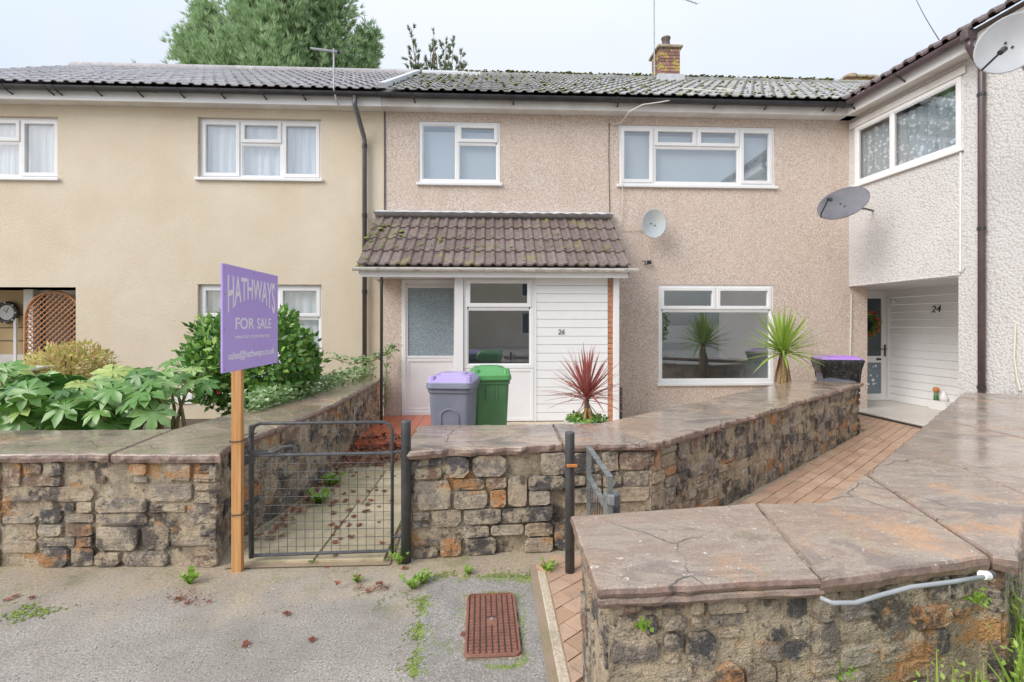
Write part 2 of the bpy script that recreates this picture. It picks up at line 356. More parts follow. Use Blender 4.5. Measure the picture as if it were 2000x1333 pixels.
def bladermat(name, a, b, tip=None):
    g = G(name, .38, .45); c = g.mix(g.orand(), a, b)
    c = g.mix(g.ramp(g.noise(30, 3), [(.4, 0), (.7, .35)]), c, tuple(x*.55 for x in a)); g.col(c)
    nn, ll = g.n, g.l; t = nn.new('ShaderNodeBsdfTranslucent'); ll.new(c, t.inputs[0])
    m = nn.new('ShaderNodeMixShader'); m.inputs[0].default_value = .25
    ll.new(g.b.outputs[0], m.inputs[1]); ll.new(t.outputs[0], m.inputs[2]); ll.new(m.outputs[0], nn['Material Output'].inputs[0]); return g.m
B_RED = bladermat('red_blade', (.40, .10, .095), (.55, .24, .20))
B_OCH = bladermat('ochre_blade', (.36, .18, .04), (.44, .27, .07))
B_GRN = bladermat('green_blade', (.27, .43, .06), (.46, .60, .15))
B_TAN = bladermat('dry_blade', (.34, .22, .10), (.46, .33, .18))
g = G('fatsia_leaf', .3, .5)
c = g.ramp(g.orand(), [(0, (.05, .15, .03)), (.3, (.12, .28, .05)), (.6, (.24, .42, .12)), (.85, (.38, .56, .22)), (1, (.50, .58, .16))])
c = g.mix(g.ramp(g.noise(22, 5, .7), [(.42, 0), (.66, .45)]), c, (.10, .22, .04)); c = g.mix(g.ramp(g.noise(60, 3), [(.66, 0), (.72, .6)]), c, (.40, .34, .12)); g.col(c)
t_ = g.n.new('ShaderNodeBsdfTranslucent'); g.l.new(c, t_.inputs[0]); m_ = g.n.new('ShaderNodeMixShader'); m_.inputs[0].default_value = .25
g.l.new(g.b.outputs[0], m_.inputs[1]); g.l.new(t_.outputs[0], m_.inputs[2]); g.l.new(m_.outputs[0], g.n['Material Output'].inputs[0]); FATSIA = g.m
BARK = simple('bark', (.14, .10, .07), .9, (.20, .15, .10), 12, .8, 40)
GSTEM = simple('green_stem', (.25, .24, .09), .7, (.34, .30, .14), 10)
g = G('orange_timber', .6, .35)
gr = g.noise(1, 6, .6, vec=g.vec((60, 60, 2)))
g.col(g.mix(g.ramp(gr, [(.35, 0), (.65, 1)]), (.46, .21, .07), (.62, .35, .15))); g.bump(gr, .4, .004); TIMBER = g.m
TRELLIS = simple('trellis_timber', (.40, .165, .06), .6, (.46, .23, .10), 10)
PURPLE = simple('purple_sign_board', (.46, .33, .76), .42, (.49, .36, .78), 3)
LETTER = simple('white_lettering', (.80, .77, .83), .5)
PTEXT = simple('dark_numeral', (.06, .065, .07), .4)
PTEXT2 = simple('grey_numeral', (.20, .22, .23), .35, metal=.3)
IRON = simple('painted_iron', (.05, .052, .058), .35, (.085, .085, .09), 14, .3, 80)
IRONW = simple('worn_grey_iron', (.23, .235, .23), .45, (.11, .12, .11), 25, .5, 90)
GALV = simple('galvanised', (.45, .46, .48), .35, (.36, .37, .38), 9, 0, 10, .5, .4)
RUST = simple('rusty_cover', (.30, .135, .095), .45, (.23, .10, .07), 14, .5, 120)
BGREEN = simple('green_bin_plastic', (.085, .225, .09), .42, (.115, .25, .115), 5, .2, 160)
BLID = simple('green_bin_lid', (.095, .31, .10), .33, (.11, .34, .12), 3)
BGREY = simple('slate_bin_plastic', (.17, .185, .25), .45, (.225, .235, .295), 5, .2, 160)
BLILAC = simple('lilac_bin_lid', (.38, .30, .58), .35, (.42, .34, .60), 3)
BPURP = simple('purple_bin_lid', (.42, .22, .66), .35, (.45, .25, .68), 3)
g = G('black_bin_bag', .16, .6); g.col((.018, .018, .02)); g.bump(g.noise(1, 6, .6, 1.5, vec=g.vec((14, 14, 7))), 1.0, .05); BAG = g.m
DISHG = simple('grey_dish', (.40, .44, .47), .4, (.46, .47, .44), 5)
DISHD = simple('dark_dish', (.13, .135, .155), .35, (.18, .17, .185), 6)
DISHL = simple('pale_dish', (.44, .455, .48), .4, (.38, .395, .42), 4)
CABLEW = simple('white_cable', (.62, .59, .52), .5)
CONDUIT = simple('grey_conduit', (.34, .355, .37), .4, (.28, .30, .31), 9)
CABLEB = simple('black_cable', (.03, .03, .03), .5)
CREAMW = simple('cream_inner_wall', (.60, .44, .24), .9, (.64, .49, .29), 2)
WHITEP = simple('white_paint', (.80, .80, .79), .4)
DGLASS = simple('dark_door_glass', (.055, .07, .085), .06, (.075, .09, .10), 3)
SGLASS = simple('frosted_star_glass', (.14, .20, .245), .2, (.18, .24, .28), 5)
ORANGEB = simple('wire_orange', (.55, .2, .05), .5)
REDFL = simple('red_petal', (.55, .03, .05), .5)
CLOCKF = simple('clock_face', (.60, .62, .63), .3)
BRONZE = simple('bronze_clock_case', (.06, .045, .04), .4)
POT = simple('white_pot', (.66, .66, .62), .5, (.5, .5, .45), 4)
TERRA = simple('terracotta', (.40, .17, .09), .8, (.45, .24, .15), 8)

# ================================================================== GROUND
def sheet(name, poly, z, mat):
    o = MB().add([(p[0], p[1], z) for p in poly], [tuple(range(len(poly)))]).build(name, mat); o['kind'] = 'structure'; return o
o = MB().add([(-300,-300,0),(300,-300,0),(300,300,0),(-300,300,0)], [(0,1,2,3)]).build('ground', ASPH); o['kind'] = 'structure'

ZC = 0.70                                   # top of the coping
def pz(px, py, z=ZC): q = PZ(px, py, z); return V((q.x, q.y))
# --- plans of the three garden walls
LW_front = [pz(-140,890), pz(212,888), pz(432,889), pz(459,864)]
LW_back = [pz(-140,842), pz(350,838)]
LW_right = [pz(459,864), pz(595,818), pz(748,739)]
LW_left = [pz(350,838), pz(470,803), pz(712,733)]
MW_front = [pz(787,882), pz(1102,869), pz(1281,867)]
MW_back = [pz(815,831), pz(1080,828), pz(1175,826)]
MW_right = [pz(1281,867), pz(1686,748)]
MW_left = [pz(1175,826), pz(1552,743)]
A_, B_ = pz(1112,1007), pz(1165,1152)
RW_f2, RW_f3 = pz(1603,1129), pz(1938,1087)
RW_in, RW_far = pz(1608,980), pz(1882,766)
RW_c = pz(1995,1096)
rd = (RW_far - RW_in).normalized(); rn = V((rd.y, -rd.x))
RW_rfar = RW_c + rd*((RW_far - RW_c).dot(rd) + .35)

# --- garden beds, paths
GY = 7.8
sheet('garden_soil', [LW_back[0]-V((3,0)), LW_back[1], LW_left[2], (LW_left[2].x, 7.78), (-9, 7.78)], .006, SOIL)
sheet('front_garden', [MW_back[0]+V((-.02,.0)), MW_back[2], MW_left[1], (5.4, 7.79), (-1.72, 7.79), (-.9, 3.9)], .006, CONC)
g = G('tarmac_patch', .5, .5)
c = g.ramp(g.noise(110, 3, .7), [(.30, (.16, .145, .135)), (.48, (.33, .30, .275)), (.60, (.44, .405, .37)), (.72, (.64, .60, .55))])
c = g.mix(g.ramp(g.noise(1.8, 8, .7), [(.45, 0), (.65, .6)]), c, (.20, .185, .165)); c = g.mix(g.ramp(g.noise(3, 9, .78), [(.56, 0), (.66, .6)]), c, (.17, .215, .06))
g.col(c); g.rough(g.ramp(g.noise(1.4, 6), [(.38, .16), (.62, .7)])); g.bump(g.noise(150, 4, .7), .8, .008)
pt2 = [V(PZ(px, py, 0).xy) for px, py in ((838,1128),(1062,1132),(1078,1200),(1090,1400),(800,1400),(818,1250),(826,1190))]
dn = []
for a, b in zip(pt2, pt2[1:]+pt2[:1]):
    for k in range(14): p = a+(b-a)*(k/14); dn.append(p + V((noise.noise(V((p.x*14,p.y*14,3))), noise.noise(V((p.x*14,p.y*14,9)))))*.012)
sheet('tarmac_patch', dn, .0034, g.m)
path = bpy.data.objects.new('garden_path', None); COL.objects.link(path); ORG[path] = V((-1.0,3,0)); path.location = ORG[path]; path['kind'] = 'structure'
MB().add([(-1.62,3.02,.008),(-.62,3.02,.008),(-.70,5.75,.02),(-1.66,5.75,.02)], [(0,1,2,3)]).build('joint_bed', JOINT, path)
y = 3.06; k = 0
while y < 5.6:
    h = U(.42, .52)
    xs = [-1.6, -1.6+U(.38,.6), -.66]
    for a, b in zip(xs, xs[1:]):
        q = MB(); e = .006
        q.box(a+e, b-e, y+e, min(y+h,5.7)-e, .0, .024+.004*rnd()); q.build('paving_slab', SLAB, path, bevel=.004)
    y += h
# red tiled porch floor
MB().box(-.12, 1.86, 6.2, 7.42, 0, .09).build('porch_slab', CONC)['kind'] = 'structure'
pf = MB().box(-1.74, -.121, 5.74, 7.42, 0, .095).build('porch_floor', REDTILE, bevel=.01); pf['kind'] = 'structure'
tm = MB().box(-.072,.072,-.072,.072,-.005,.006).mesh('quarry_tile', REDTILE)
for i in range(10):
    for j in range(11): inst('quarry_tile', tm, pf, Matrix.Translation((-1.66+.15*i, 5.83+.15*j, .097)))

# brick path to number 24
bp = bpy.data.objects.new('brick_path', None); COL.objects.link(bp); ORG[bp] = V((1,2.5,0)); bp.location = ORG[bp]; bp['kind'] = 'structure'
ppoly = [V((.24,1.0)), V((.24,2.98)), V((.95,3.0)), V((1.15,3.2)), MW_right[1]+V((.02,-.02)), V((5.9,7.74)), V((6.3,7.0)), RW_far+V((-.05,.1)), RW_in, A_+V((.05,-.02)), B_+V((.06,.05)), V((.44,1.0))]
MB().add([(p.x,p.y,.010) for p in ppoly], [tuple(range(len(ppoly)))]).build('joint_bed', JOINT, bp)
def inside(p, poly):
    r = False; j = len(poly)-1
    for i in range(len(poly)):
        a, b = poly[i], poly[j]
        if (a.y > p.y) != (b.y > p.y) and p.x < (b.x-a.x)*(p.y-a.y)/(b.y-a.y)+a.x: r = not r
        j = i
    return r
MB().loft([[V((x,y_,z_)) for x, y_ in ((.285,1.0),(.335,1.0),(.335,2.9),(.285,2.9))] for z_ in (0,.014)]).build('edging', CONC, bp, bevel=.006)
pm = MB().box(-.097,.097,-.047,.047,.0,.022); pmesh = pm.mesh('paver', PAVER)
cand = []
d2 = rd; n2 = V((-rd.y, rd.x))
for i in range(-30, 60):
    for j in range(-60, 60):
        c2 = V((1.2, 2.6)) + d2*(i*.2 + (.1 if j % 2 else 0)) + n2*(j*.1)
        if inside(c2, ppoly) and (c2.x > .42 or c2.y > 2.92): cand.append(c2)
cand.sort(key=lambda c2: c2.length)
ang = math.atan2(d2.y, d2.x); rest = MB()
for k, c2 in enumerate(cand):
    if k < 290: inst('paver', pmesh, bp, Matrix.Translation((c2.x, c2.y, .004+.004*rnd())) @ Matrix.Rotation(ang+U(-.015,.015), 4, 'Z'))
    else:
        M4 = Matrix.Translation((c2.x, c2.y, .006)) @ Matrix.Rotation(ang, 4, 'Z'); rest.add([M4 @ p for p in pm.v], pm.f)
for i in range(-30, 30):
    for j in range(-40, 40):
        c2 = V((1.2, 2.6)) + d2*(i*.2 + (.1 if j % 2 else 0)) + n2*(j*.1)
        if not (.18 < c2.x <= .42 and .95 < c2.y <= 2.92): continue
        pg_ = [c2 + d2*(a*.097) + n2*(b*.047) for a, b in ((-1,-1),(1,-1),(1,1),(-1,1))]; r2 = []
        for a, b in zip(pg_, pg_[1:]+pg_[:1]):
            if a.x >= .338: r2.append(a)
            if (a.x >= .338) != (b.x >= .338): r2.append(a+(b-a)*((.338-a.x)/(b.x-a.x)))
        if len(r2) > 2: MB().prism([(p.x,p.y) for p in r2], .002, .026+.004*rnd()).build('paver', PAVER, bp)
if rest.v: rest.build('pavers', PAVER, bp, kind='stuff')

# ================================================================== STONE WALLS
def guillotine(x0, x1, z0, z1, wm, hm, out_):
    w_, h_ = x1-x0, z1-z0
    if w_ > wm*U(.7,1.9) or h_ > hm*U(.7,1.8):
        if w_/wm > h_/hm*U(.6,1.3):
            c_ = x0 + w_*U(.32,.68); guillotine(x0,c_,z0,z1,wm,hm,out_); guillotine(c_,x1,z0,z1,wm,hm,out_)
        else:
            c_ = z0 + h_*U(.35,.65); guillotine(x0,x1,z0,c_,wm,hm,out_); guillotine(x0,x1,c_,z1,wm,hm,out_)
    else: out_.append((x0,x1,z0,z1))
def stone_face(wall, P0, P1, z0=.0, z1=.648, wm=.25, hm=.115, prot=.013):
    d = (P1-P0); L = d.length; d = d/L; nrm = V((d.y, -d.x))          # outward = right of P0->P1
    rects = []
    nseg = max(1, int(L/1.2+.5))
    for s in range(nseg): guillotine(L*s/nseg, L*(s+1)/nseg, z0, z1, wm, hm, rects)
    for (a, b, c_, e) in rects:
        if rnd() < .13: continue
        gx, gz = U(.003,.014), U(.002,.010)
        a += gx; b -= gx; c_ += gz; e -= gz
        w_, h_ = b-a, e-c_
        if w_ < .03 or h_ < .02: continue
        cx, cz = (a+b)/2, (c_+e)/2
        ch_ = [U(.06,.32) for _ in range(8)]; hw, hh = w_/2, h_/2; cm = min(hw, hh)
        J = lambda k=1.0: U(-.07,.07)*cm*k
        pts = [(hw, -hh*ch_[7]*0 + J()), (hw+J(.6), hh-cm*ch_[0]*2), (hw-cm*ch_[1]*2, hh+J(.6)), (U(-.2,.3)*hw, hh+J(1.6)), (-hw+cm*ch_[2]*2, hh+J(.6)), (-hw+J(.6), hh-cm*ch_[3]*2),
               (-hw+J(1.4), U(-.3,.3)*hh), (-hw+J(.6), -hh+cm*ch_[4]*2), (-hw+cm*ch_[5]*2, -hh+J(.6)), (U(-.3,.2)*hw, -hh+J(1.6)), (hw-cm*ch_[6]*2, -hh+J(.6)), (hw+J(.6), -hh+cm*ch_[7]*2)]
        pr = prot*U(.3,1.3); tx_, tz_ = U(-.10,.10), U(-.12,.12)
        rings = []
        for (sc_, dep) in ((1.0, -.03), (1.0, pr*.6), (.955, pr*.95), (.62, pr)):
            rg = []
            for (u_, z_) in pts:
                dd = dep + (tx_*u_*.25 + tz_*z_*.25 + U(-.0035,.0035) if sc_ < 1 else 0)
                p = P0 + d*(cx+u_*sc_) + nrm*dd
                rg.append((p.x, p.y, cz+z_*sc_))
            rings.append(rg)
        q = MB().loft(rings, cap0=False); q.build('stone', STONE, wall)
def densify(poly, step):
    r = []
    for i, a in enumerate(poly):
        b = poly[(i+1) % len(poly)]; m = max(1, int((b-a).length/step))
        for k in range(m): r.append((a + (b-a)*(k/m), i))
    return r
OUTL = []
def ext_edge(p):
    for a, b in zip(OUTL, OUTL[1:]+OUTL[:1]):
        t = max(0, min(1, (p-a).dot(b-a)/max(1e-9,(b-a).length_squared)))
        if (a+(b-a)*t-p).length < .03: return True
    return False
def slab(wall, poly, z1=ZC, th=.048, gap=.004, jag=.02):
    cen = sum(poly, V((0,0)))/len(poly)
    area = sum(poly[i].x*poly[(i+1)%len(poly)].y - poly[(i+1)%len(poly)].x*poly[i].y for i in range(len(poly)))
    if area < 0: poly = poly[::-1]
    pts = densify(poly, .045); dz = U(-.003,.003); rings = [[],[],[],[]]
    tx, ty = U(-.003,.003), U(-.003,.003)
    N_ = len(pts)
    for i, (p, e) in enumerate(pts):
        a = pts[i-1][0]; b = pts[(i+1)%N_][0]; t = (b-a).normalized(); nr = V((t.y, -t.x))
        base = p - nr*gap
        zt = z1+dz + (p-cen).x*tx + (p-cen).y*ty
        j = noise.noise(V((p.x*9, p.y*9, z1*5)))*jag*1.1 + noise.noise(V((p.x*31, p.y*31, 2)))*jag*.5 + U(-jag,jag)*.35
        if not ext_edge(p): j *= .12
        for k, (off, z_) in enumerate(((-.004+j*.6, zt-th+U(-.006,.006)), (j+.003, zt-th*.55), (j*.8-.002, zt-th*.16), (j*.7-.009, zt))):
            q = base + nr*off; rings[k].append((q.x, q.y, z_))
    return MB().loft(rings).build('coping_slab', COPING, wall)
def along(pl, t):
    L = [(b-a).length for a, b in zip(pl, pl[1:])]; s = t*sum(L)
    for a, b, q in zip(pl, pl[1:], L):
        if s <= q+1e-9: return a + (b-a)*(s/q)
        s -= q
    return pl[-1]
def inset(poly, dist):
    area = sum(poly[i].x*poly[(i+1)%len(poly)].y - poly[(i+1)%len(poly)].x*poly[i].y for i in range(len(poly)))
    if area < 0: poly = poly[::-1]
    r = []
    for i, p in enumerate(poly):
        a = (p - poly[i-1]).normalized(); b = (poly[(i+1)%len(poly)] - p).normalized()
        na, nb = V((-a.y,a.x)), V((-b.y,b.x)); m = (na+nb); m = m/max(.35, m.dot(na)*1.0) if m.length > .2 else na
        r.append(p + m*dist)
    return r
def core(wall, poly, ztop=.652):
    m_ = MB().prism([(p.x,p.y) for p in poly], -.02, ztop); m_.prism([(p.x,p.y) for p in inset(poly, .035)], ztop-.004, ZC-.012)
    return m_.build('mortar_core', MORTAR, wall)

# left wall
lw = thing('stone_wall', (LW_front[2].x, LW_front[2].y, 0), 'rubble stone garden wall with flat coping behind the wooden sale sign post', 'wall')
poly = LW_front + LW_right[1:] + LW_left[::-1] + [LW_back[0]]
ip = inset(poly, .045); core(lw, ip); OUTL[:] = poly
# returned order is counter clockwise; faces by explicit lines
def off(a, b, d):
    t = (b-a).normalized(); return V((t.y,-t.x))*(-d)
def face(wall, a, b, e0=.05, e1=.05, ins=.047, **kw):
    t = (b-a).normalized(); o2 = V((-t.y, t.x))*ins
    stone_face(wall, a+o2+t*e0, b+o2-t*e1, **kw)
face(lw, LW_front[0], LW_front[2], wm=.24, hm=.105)
face(lw, LW_front[2], LW_front[3], .04, .0, wm=.2, hm=.12)
face(lw, LW_right[0], LW_right[1], .0, .0, wm=.24, hm=.13); face(lw, LW_right[1], LW_right[2], .0, .04, wm=.26, hm=.13)
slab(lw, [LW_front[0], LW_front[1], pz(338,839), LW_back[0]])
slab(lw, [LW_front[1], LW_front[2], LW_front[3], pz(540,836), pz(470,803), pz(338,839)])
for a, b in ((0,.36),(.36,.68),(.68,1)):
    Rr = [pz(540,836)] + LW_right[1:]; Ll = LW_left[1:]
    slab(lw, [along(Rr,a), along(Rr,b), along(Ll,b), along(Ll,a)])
# middle wall
mw = thing('stone_wall', (MW_front[1].x, MW_front[1].y, 0), 'rubble stone wall with cracked coping slabs between the two iron gates', 'wall')
poly = MW_front + [MW_right[1], MW_left[1]] + [MW_back[2], MW_back[0]]
core(mw, inset(poly, .045)); OUTL[:] = poly
face(mw, MW_front[0], MW_front[2], .05, .02, wm=.27, hm=.125)
face(mw, MW_right[0], MW_right[1], .02, .05, wm=.25, hm=.135)
face(mw, MW_right[1], MW_left[1], .05, .05, wm=.2, hm=.12)
face(mw, MW_back[0], MW_front[0], .05, .05, wm=.25, hm=.13)
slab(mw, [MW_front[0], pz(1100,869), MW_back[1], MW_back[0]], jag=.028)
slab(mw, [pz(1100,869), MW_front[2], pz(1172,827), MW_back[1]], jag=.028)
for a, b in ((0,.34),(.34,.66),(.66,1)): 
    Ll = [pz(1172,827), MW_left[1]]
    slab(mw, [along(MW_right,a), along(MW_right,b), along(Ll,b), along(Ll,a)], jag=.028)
# right wall
rw = thing('stone_wall', (B_.x, B_.y, 0), 'thick rubble stone wall with broad wet coping and grey conduit, turning towards the white house', 'wall')
poly = [B_, RW_f2, RW_f3, RW_c, RW_rfar, RW_far, RW_in, A_]
core(rw, inset(poly, .05)); OUTL[:] = poly
face(rw, B_, RW_f2, .05, .0, ins=.052, wm=.15, hm=.09, prot=.018); face(rw, RW_f2, RW_f3, .0, .02, ins=.052, wm=.15, hm=.09, prot=.018)
face(rw, A_, B_, .05, .05, ins=.052, wm=.2, hm=.13)
face(rw, RW_in, A_, .0, .05, wm=.25, hm=.13); face(rw, RW_far, RW_in, .0, .0, wm=.25, hm=.13)
face(rw, RW_f3, RW_c, .0, .02, ins=.052, wm=.15, hm=.1); face(rw, RW_c, RW_rfar, .05, .0, wm=.25, hm=.13)
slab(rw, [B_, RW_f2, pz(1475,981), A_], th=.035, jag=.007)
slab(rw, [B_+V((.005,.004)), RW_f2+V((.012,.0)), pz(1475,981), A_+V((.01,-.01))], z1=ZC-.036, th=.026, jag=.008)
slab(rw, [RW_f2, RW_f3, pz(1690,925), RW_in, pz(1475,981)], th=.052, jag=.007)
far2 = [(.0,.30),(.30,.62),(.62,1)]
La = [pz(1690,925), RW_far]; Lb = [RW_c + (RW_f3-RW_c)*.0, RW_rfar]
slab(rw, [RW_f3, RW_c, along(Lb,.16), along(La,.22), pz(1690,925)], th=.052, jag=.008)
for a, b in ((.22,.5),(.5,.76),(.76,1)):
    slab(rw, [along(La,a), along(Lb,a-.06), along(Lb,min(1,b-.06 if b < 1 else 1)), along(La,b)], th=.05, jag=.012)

# ================================================================== HOUSES
def wallmesh(xs0, xs1, z0, z1, Y, holes, dep=.13, tf=None):
    X = sorted({xs0, xs1, *[h[0] for h in holes], *[h[1] for h in holes]}); Z = sorted({z0, z1, *[h[2] for h in holes], *[h[3] for h in holes]})
    X = [x for x in X if xs0 <= x <= xs1]; Z = [q for q in Z if z0 <= q <= z1]
    m = MB()
    for a, b in zip(X, X[1:]):
        for c_, e in zip(Z, Z[1:]):
            mx_, mz = (a+b)/2, (c_+e)/2
            if any(h[0] < mx_ < h[1] and h[2] < mz < h[3] for h in holes): continue
            m.add([(a,Y,c_),(b,Y,c_),(b,Y,e),(a,Y,e)], [(0,1,2,3)])
    for h in holes:
        a, b, c_, e = h[:4]; d = h[4] if len(h) > 4 else dep
        m.add([(a,Y,c_),(b,Y,c_),(b,Y,e),(a,Y,e),(a,Y+d,c_),(b,Y+d,c_),(b,Y+d,e),(a,Y+d,e)], [(0,1,5,4),(1,2,6,5),(2,3,7,6),(3,0,4,7)])
    return m
def room(parent, a, b, c_, e, Y, mat, depth=2.2, tf=None):
    m = MB().add([(a-.3,Y+.14,c_-.3),(b+.3,Y+.14,c_-.3),(b+.3,Y+.14,e+.2),(a-.3,Y+.14,e+.2),(a-.3,Y+depth,c_-.3),(b+.3,Y+depth,c_-.3),(b+.3,Y+depth,e+.2),(a-.3,Y+depth,e+.2)],
                 [(0,1,5,4),(1,2,6,5),(2,3,7,6),(3,0,4,7),(4,5,6,7)])
    if tf: m.tf(tf)
    return m.build('inner_room', mat, parent)
def window(parent, a, b, c_, e, Y, lights, mat=UPVC, sill=True, fr=.055, setb=.035, curtain=None, tf=None, sky_sheet=None, gl=None, sillmat=None):
    """lights: (x0,x1,z0,z1,opening) in 0..1 of the frame"""
    gl = gl or GLASS
    fn = tf or (lambda p: p)
    m = MB().ring(a, b, c_, e, Y+setb, Y+setb+.07, fr)
    seen = set()
    for (u0,u1,w0,w1,op) in lights:
        if u1 < .999:
            x = a+(b-a)*u1; z0, z1 = c_+(e-c_)*w0, c_+(e-c_)*w1
            if w0 < .001: z0 = c_+fr-.004
            if w1 > .999: z1 = e-fr+.004
            key = (round(u1,3), round(w0,2), 'v')
            if key not in seen: seen.add(key); m.box(x-.028, x+.028, Y+setb+.003, Y+setb+.067, z0, z1)
        if w1 < .999:
            z = c_+(e-c_)*w1; key = (round(u0,3), round(w1,3), 'h'); x0, x1 = a+(b-a)*u0, a+(b-a)*u1
            if u0 < .001: x0 = a+fr-.004
            if u1 > .999: x1 = b-fr+.004
            if key not in seen: seen.add(key); m.box(x0+.02, x1-.02, Y+setb+.006, Y+setb+.064, z-.026, z+.026)
    wo = m.tf(fn).build('window', mat, parent, bevel=.006)
    for (u0,u1,w0,w1,op) in lights:
        x0 = a+(b-a)*u0 + (fr if u0 < .001 else .026); x1 = a+(b-a)*u1 - (fr if u1 > .999 else .026)
        z0 = c_+(e-c_)*w0 + (fr if w0 < .001 else .024); z1 = c_+(e-c_)*w1 - (fr if w1 > .999 else .024)
        if op:
            MB().ring(x0-.014, x1+.014, z0-.014, z1+.014, Y+setb-.014, Y+setb+.05, .056).tf(fn).build('sash', mat, wo, bevel=.006)
            x0 += .04; x1 -= .04; z0 += .04; z1 -= .04
        else:
            MB().ring(x0-.002, x1+.002, z0-.002, z1+.002, Y+setb+.012, Y+setb+.05, .016).tf(fn).build('glazing_bead', mat, wo)
            x0 += .012; x1 -= .012; z0 += .012; z1 -= .012
        MB().box(x0, x1, Y+setb+.022, Y+setb+.028, z0, z1).tf(fn).build('pane', gl, wo)
    if sill: MB().box(a-.035, b+.035, Y-.045, Y+setb+.04, c_-.045, c_+.001).tf(fn).build('sill', sillmat or mat, wo, bevel=.008)
    if curtain:
        q = MB(); nx = int((b-a)/.035); rows = [Y+.19, Y+.19]
        vs_ = []
        for k in range(nx+1):
            x = a+.03+(b-a-.06)*k/nx; dy = .022*math.sin(k*1.45)+.012*math.sin(k*.63)
            vs_ += [(x, Y+setb+.115+dy, c_+.02), (x, Y+setb+.115+dy*.6, e-.10)]
        q.add(vs_, [(2*k,2*k+2,2*k+3,2*k+1) for k in range(nx)]).tf(fn).build('curtain', curtain, wo, smooth=True)
    if sky_sheet: MB().box(a+.03, b-.03, Y+setb+.10, Y+setb+.11, c_+.01, e-.13).tf(fn).build('sky_sheet', sky_sheet, wo)  # added sheet behind the glass, coloured like the mirrored sky
    return wo

# roof tile (double roman): local x across, y up the slope, z normal
def tile_mesh(name, wdt, L, mat, roll=.034, th=.02, seg=4):
    prof = []
    half = wdt/2
    for h in range(2):
        x0 = h*half
        prof += [(x0, .004), (x0+half*.06, 0), (x0+half*.46, 0)]
        for k in range(seg+1):
            q = PI*k/seg; prof.append((x0+half*(.76-.24*math.cos(q)), roll*math.sin(q)))
    prof.append((wdt, .004))
    n_ = len(prof); m = MB()
    rows = []
    for (y_, dz) in ((0, -th), (0, 0), (.012, .006), (L, .0)):
        rows.append([(x, y_, z_+dz) for x, z_ in prof])
    vs_ = [p for r_ in rows for p in r_]
    fs = [(i*n_+k, i*n_+k+1, (i+1)*n_+k+1, (i+1)*n_+k) for i in range(3) for k in range(n_-1)]
    # side cheeks
    fs += [(0, n_, 3*n_), (n_-1, 4*n_-1, 2*n_-1)]
    return m.add(vs_, fs).mesh(name, mat)
PITCH = math.atan2(7.27-5.06, 11.3-7.46)
EAVE_Y, EAVE_Z, RIDGE_Y, RIDGE_Z = 7.46, 5.06, 11.3, 7.27
UPS = V((0, math.cos(PITCH), math.sin(PITCH))); NRM = V((0, -math.sin(PITCH), math.cos(PITCH)))
SLOPE = (RIDGE_Y-EAVE_Y)/math.cos(PITCH)
def lay_tiles(roof, mesh, wdt, gauge, org, across, ups, nrm, ncol, nrow, keep=None, limit=300):
    tl = math.atan(.024/gauge); u2 = (ups*math.cos(tl) - nrm*math.sin(tl)); n2_ = across.cross(u2)
    cnt = 0; extra = MB()
    for r_ in range(nrow):
        for c_ in range(ncol):
            if keep and not keep(r_, c_): continue
            p = org + across*(c_*wdt) + ups*(r_*gauge) + nrm*.03 + nrm*U(-.003,.003)
            M4 = frame4(p, across, u2, n2_)
            if cnt < limit: inst('tile', mesh, roof, M4)
            else: extra.add([M4 @ v_.co for v_ in mesh.vertices], [tuple(f.vertices) for f in mesh.polygons])
            cnt += 1
    if extra.v: extra.build('tiles', mesh.materials[0], roof, kind='stuff')
def gutter(parent, a, b, Y, z, mat, r=.058, brackets=(), bm=None, joints=()):
    prof = [(r*math.cos(q), r*math.sin(q)) for q in [PI+PI*k/8 for k in range(9)]]
    prof2 = [((r-.006)*math.cos(q), (r-.006)*math.sin(q)) for q in [2*PI-PI*k/8 for k in range(9)]]
    ring = prof+prof2
    g_ = MB().loft([[(a, Y+p[0], z+p[1]) for p in ring], [(b, Y+p[0], z+p[1]) for p in ring]]).build('gutter', mat, parent, smooth=False)
    for x in brackets:
        q = MB().tube([(x, Y-r-.004, z-.005), (x+.01, Y-r*.5, z-r*.95), (x+.02, Y+.01, z-r-.012), (x+.03, Y+.115, z-.10)], .012, 6); q.build('bracket', bm or mat, g_)
    for x in joints:
        rr = r+.005; pr = [(rr*math.cos(q), rr*math.sin(q)) for q in [PI+PI*k/8 for k in range(9)]]; pi_ = [((r+.0015)*math.cos(q), (r+.0015)*math.sin(q)) for q in [2*PI-PI*k/8 for k in range(9)]]
        MB().loft([[(x-.03, Y+p[0], z+p[1]) for p in pr+pi_], [(x+.03, Y+p[0], z+p[1]) for p in pr+pi_]]).build('joint', mat, g_)
    return g_

XP = GX(753, GY)            # party line
XR = GX(1694, GY)           # right end of the pink wall
def rect(px0, px1, py0, py1, Y=GY):
    a = PY(px0, (py0+py1)/2, Y); b = PY(px1, (py0+py1)/2, Y); m_ = (px0+px1)/2
    return a.x, b.x, PY(m_, py1, Y).z, PY(m_, py0, Y).z
# window openings
WU0 = rect(-130, 113, 226, 347); WU1 = rect(386, 627, 231, 349); WL1 = rect(386, 628, 556, 770)
WU2 = rect(818, 977, 238, 358); WU3 = rect(1208, 1513, 247, 363); WR = rect(1286, 1511, 557, 748)
OPEN = rect(-190, 148, 561, 860); OPEN = (OPEN[0], OPEN[1], .02, OPEN[3], .75)

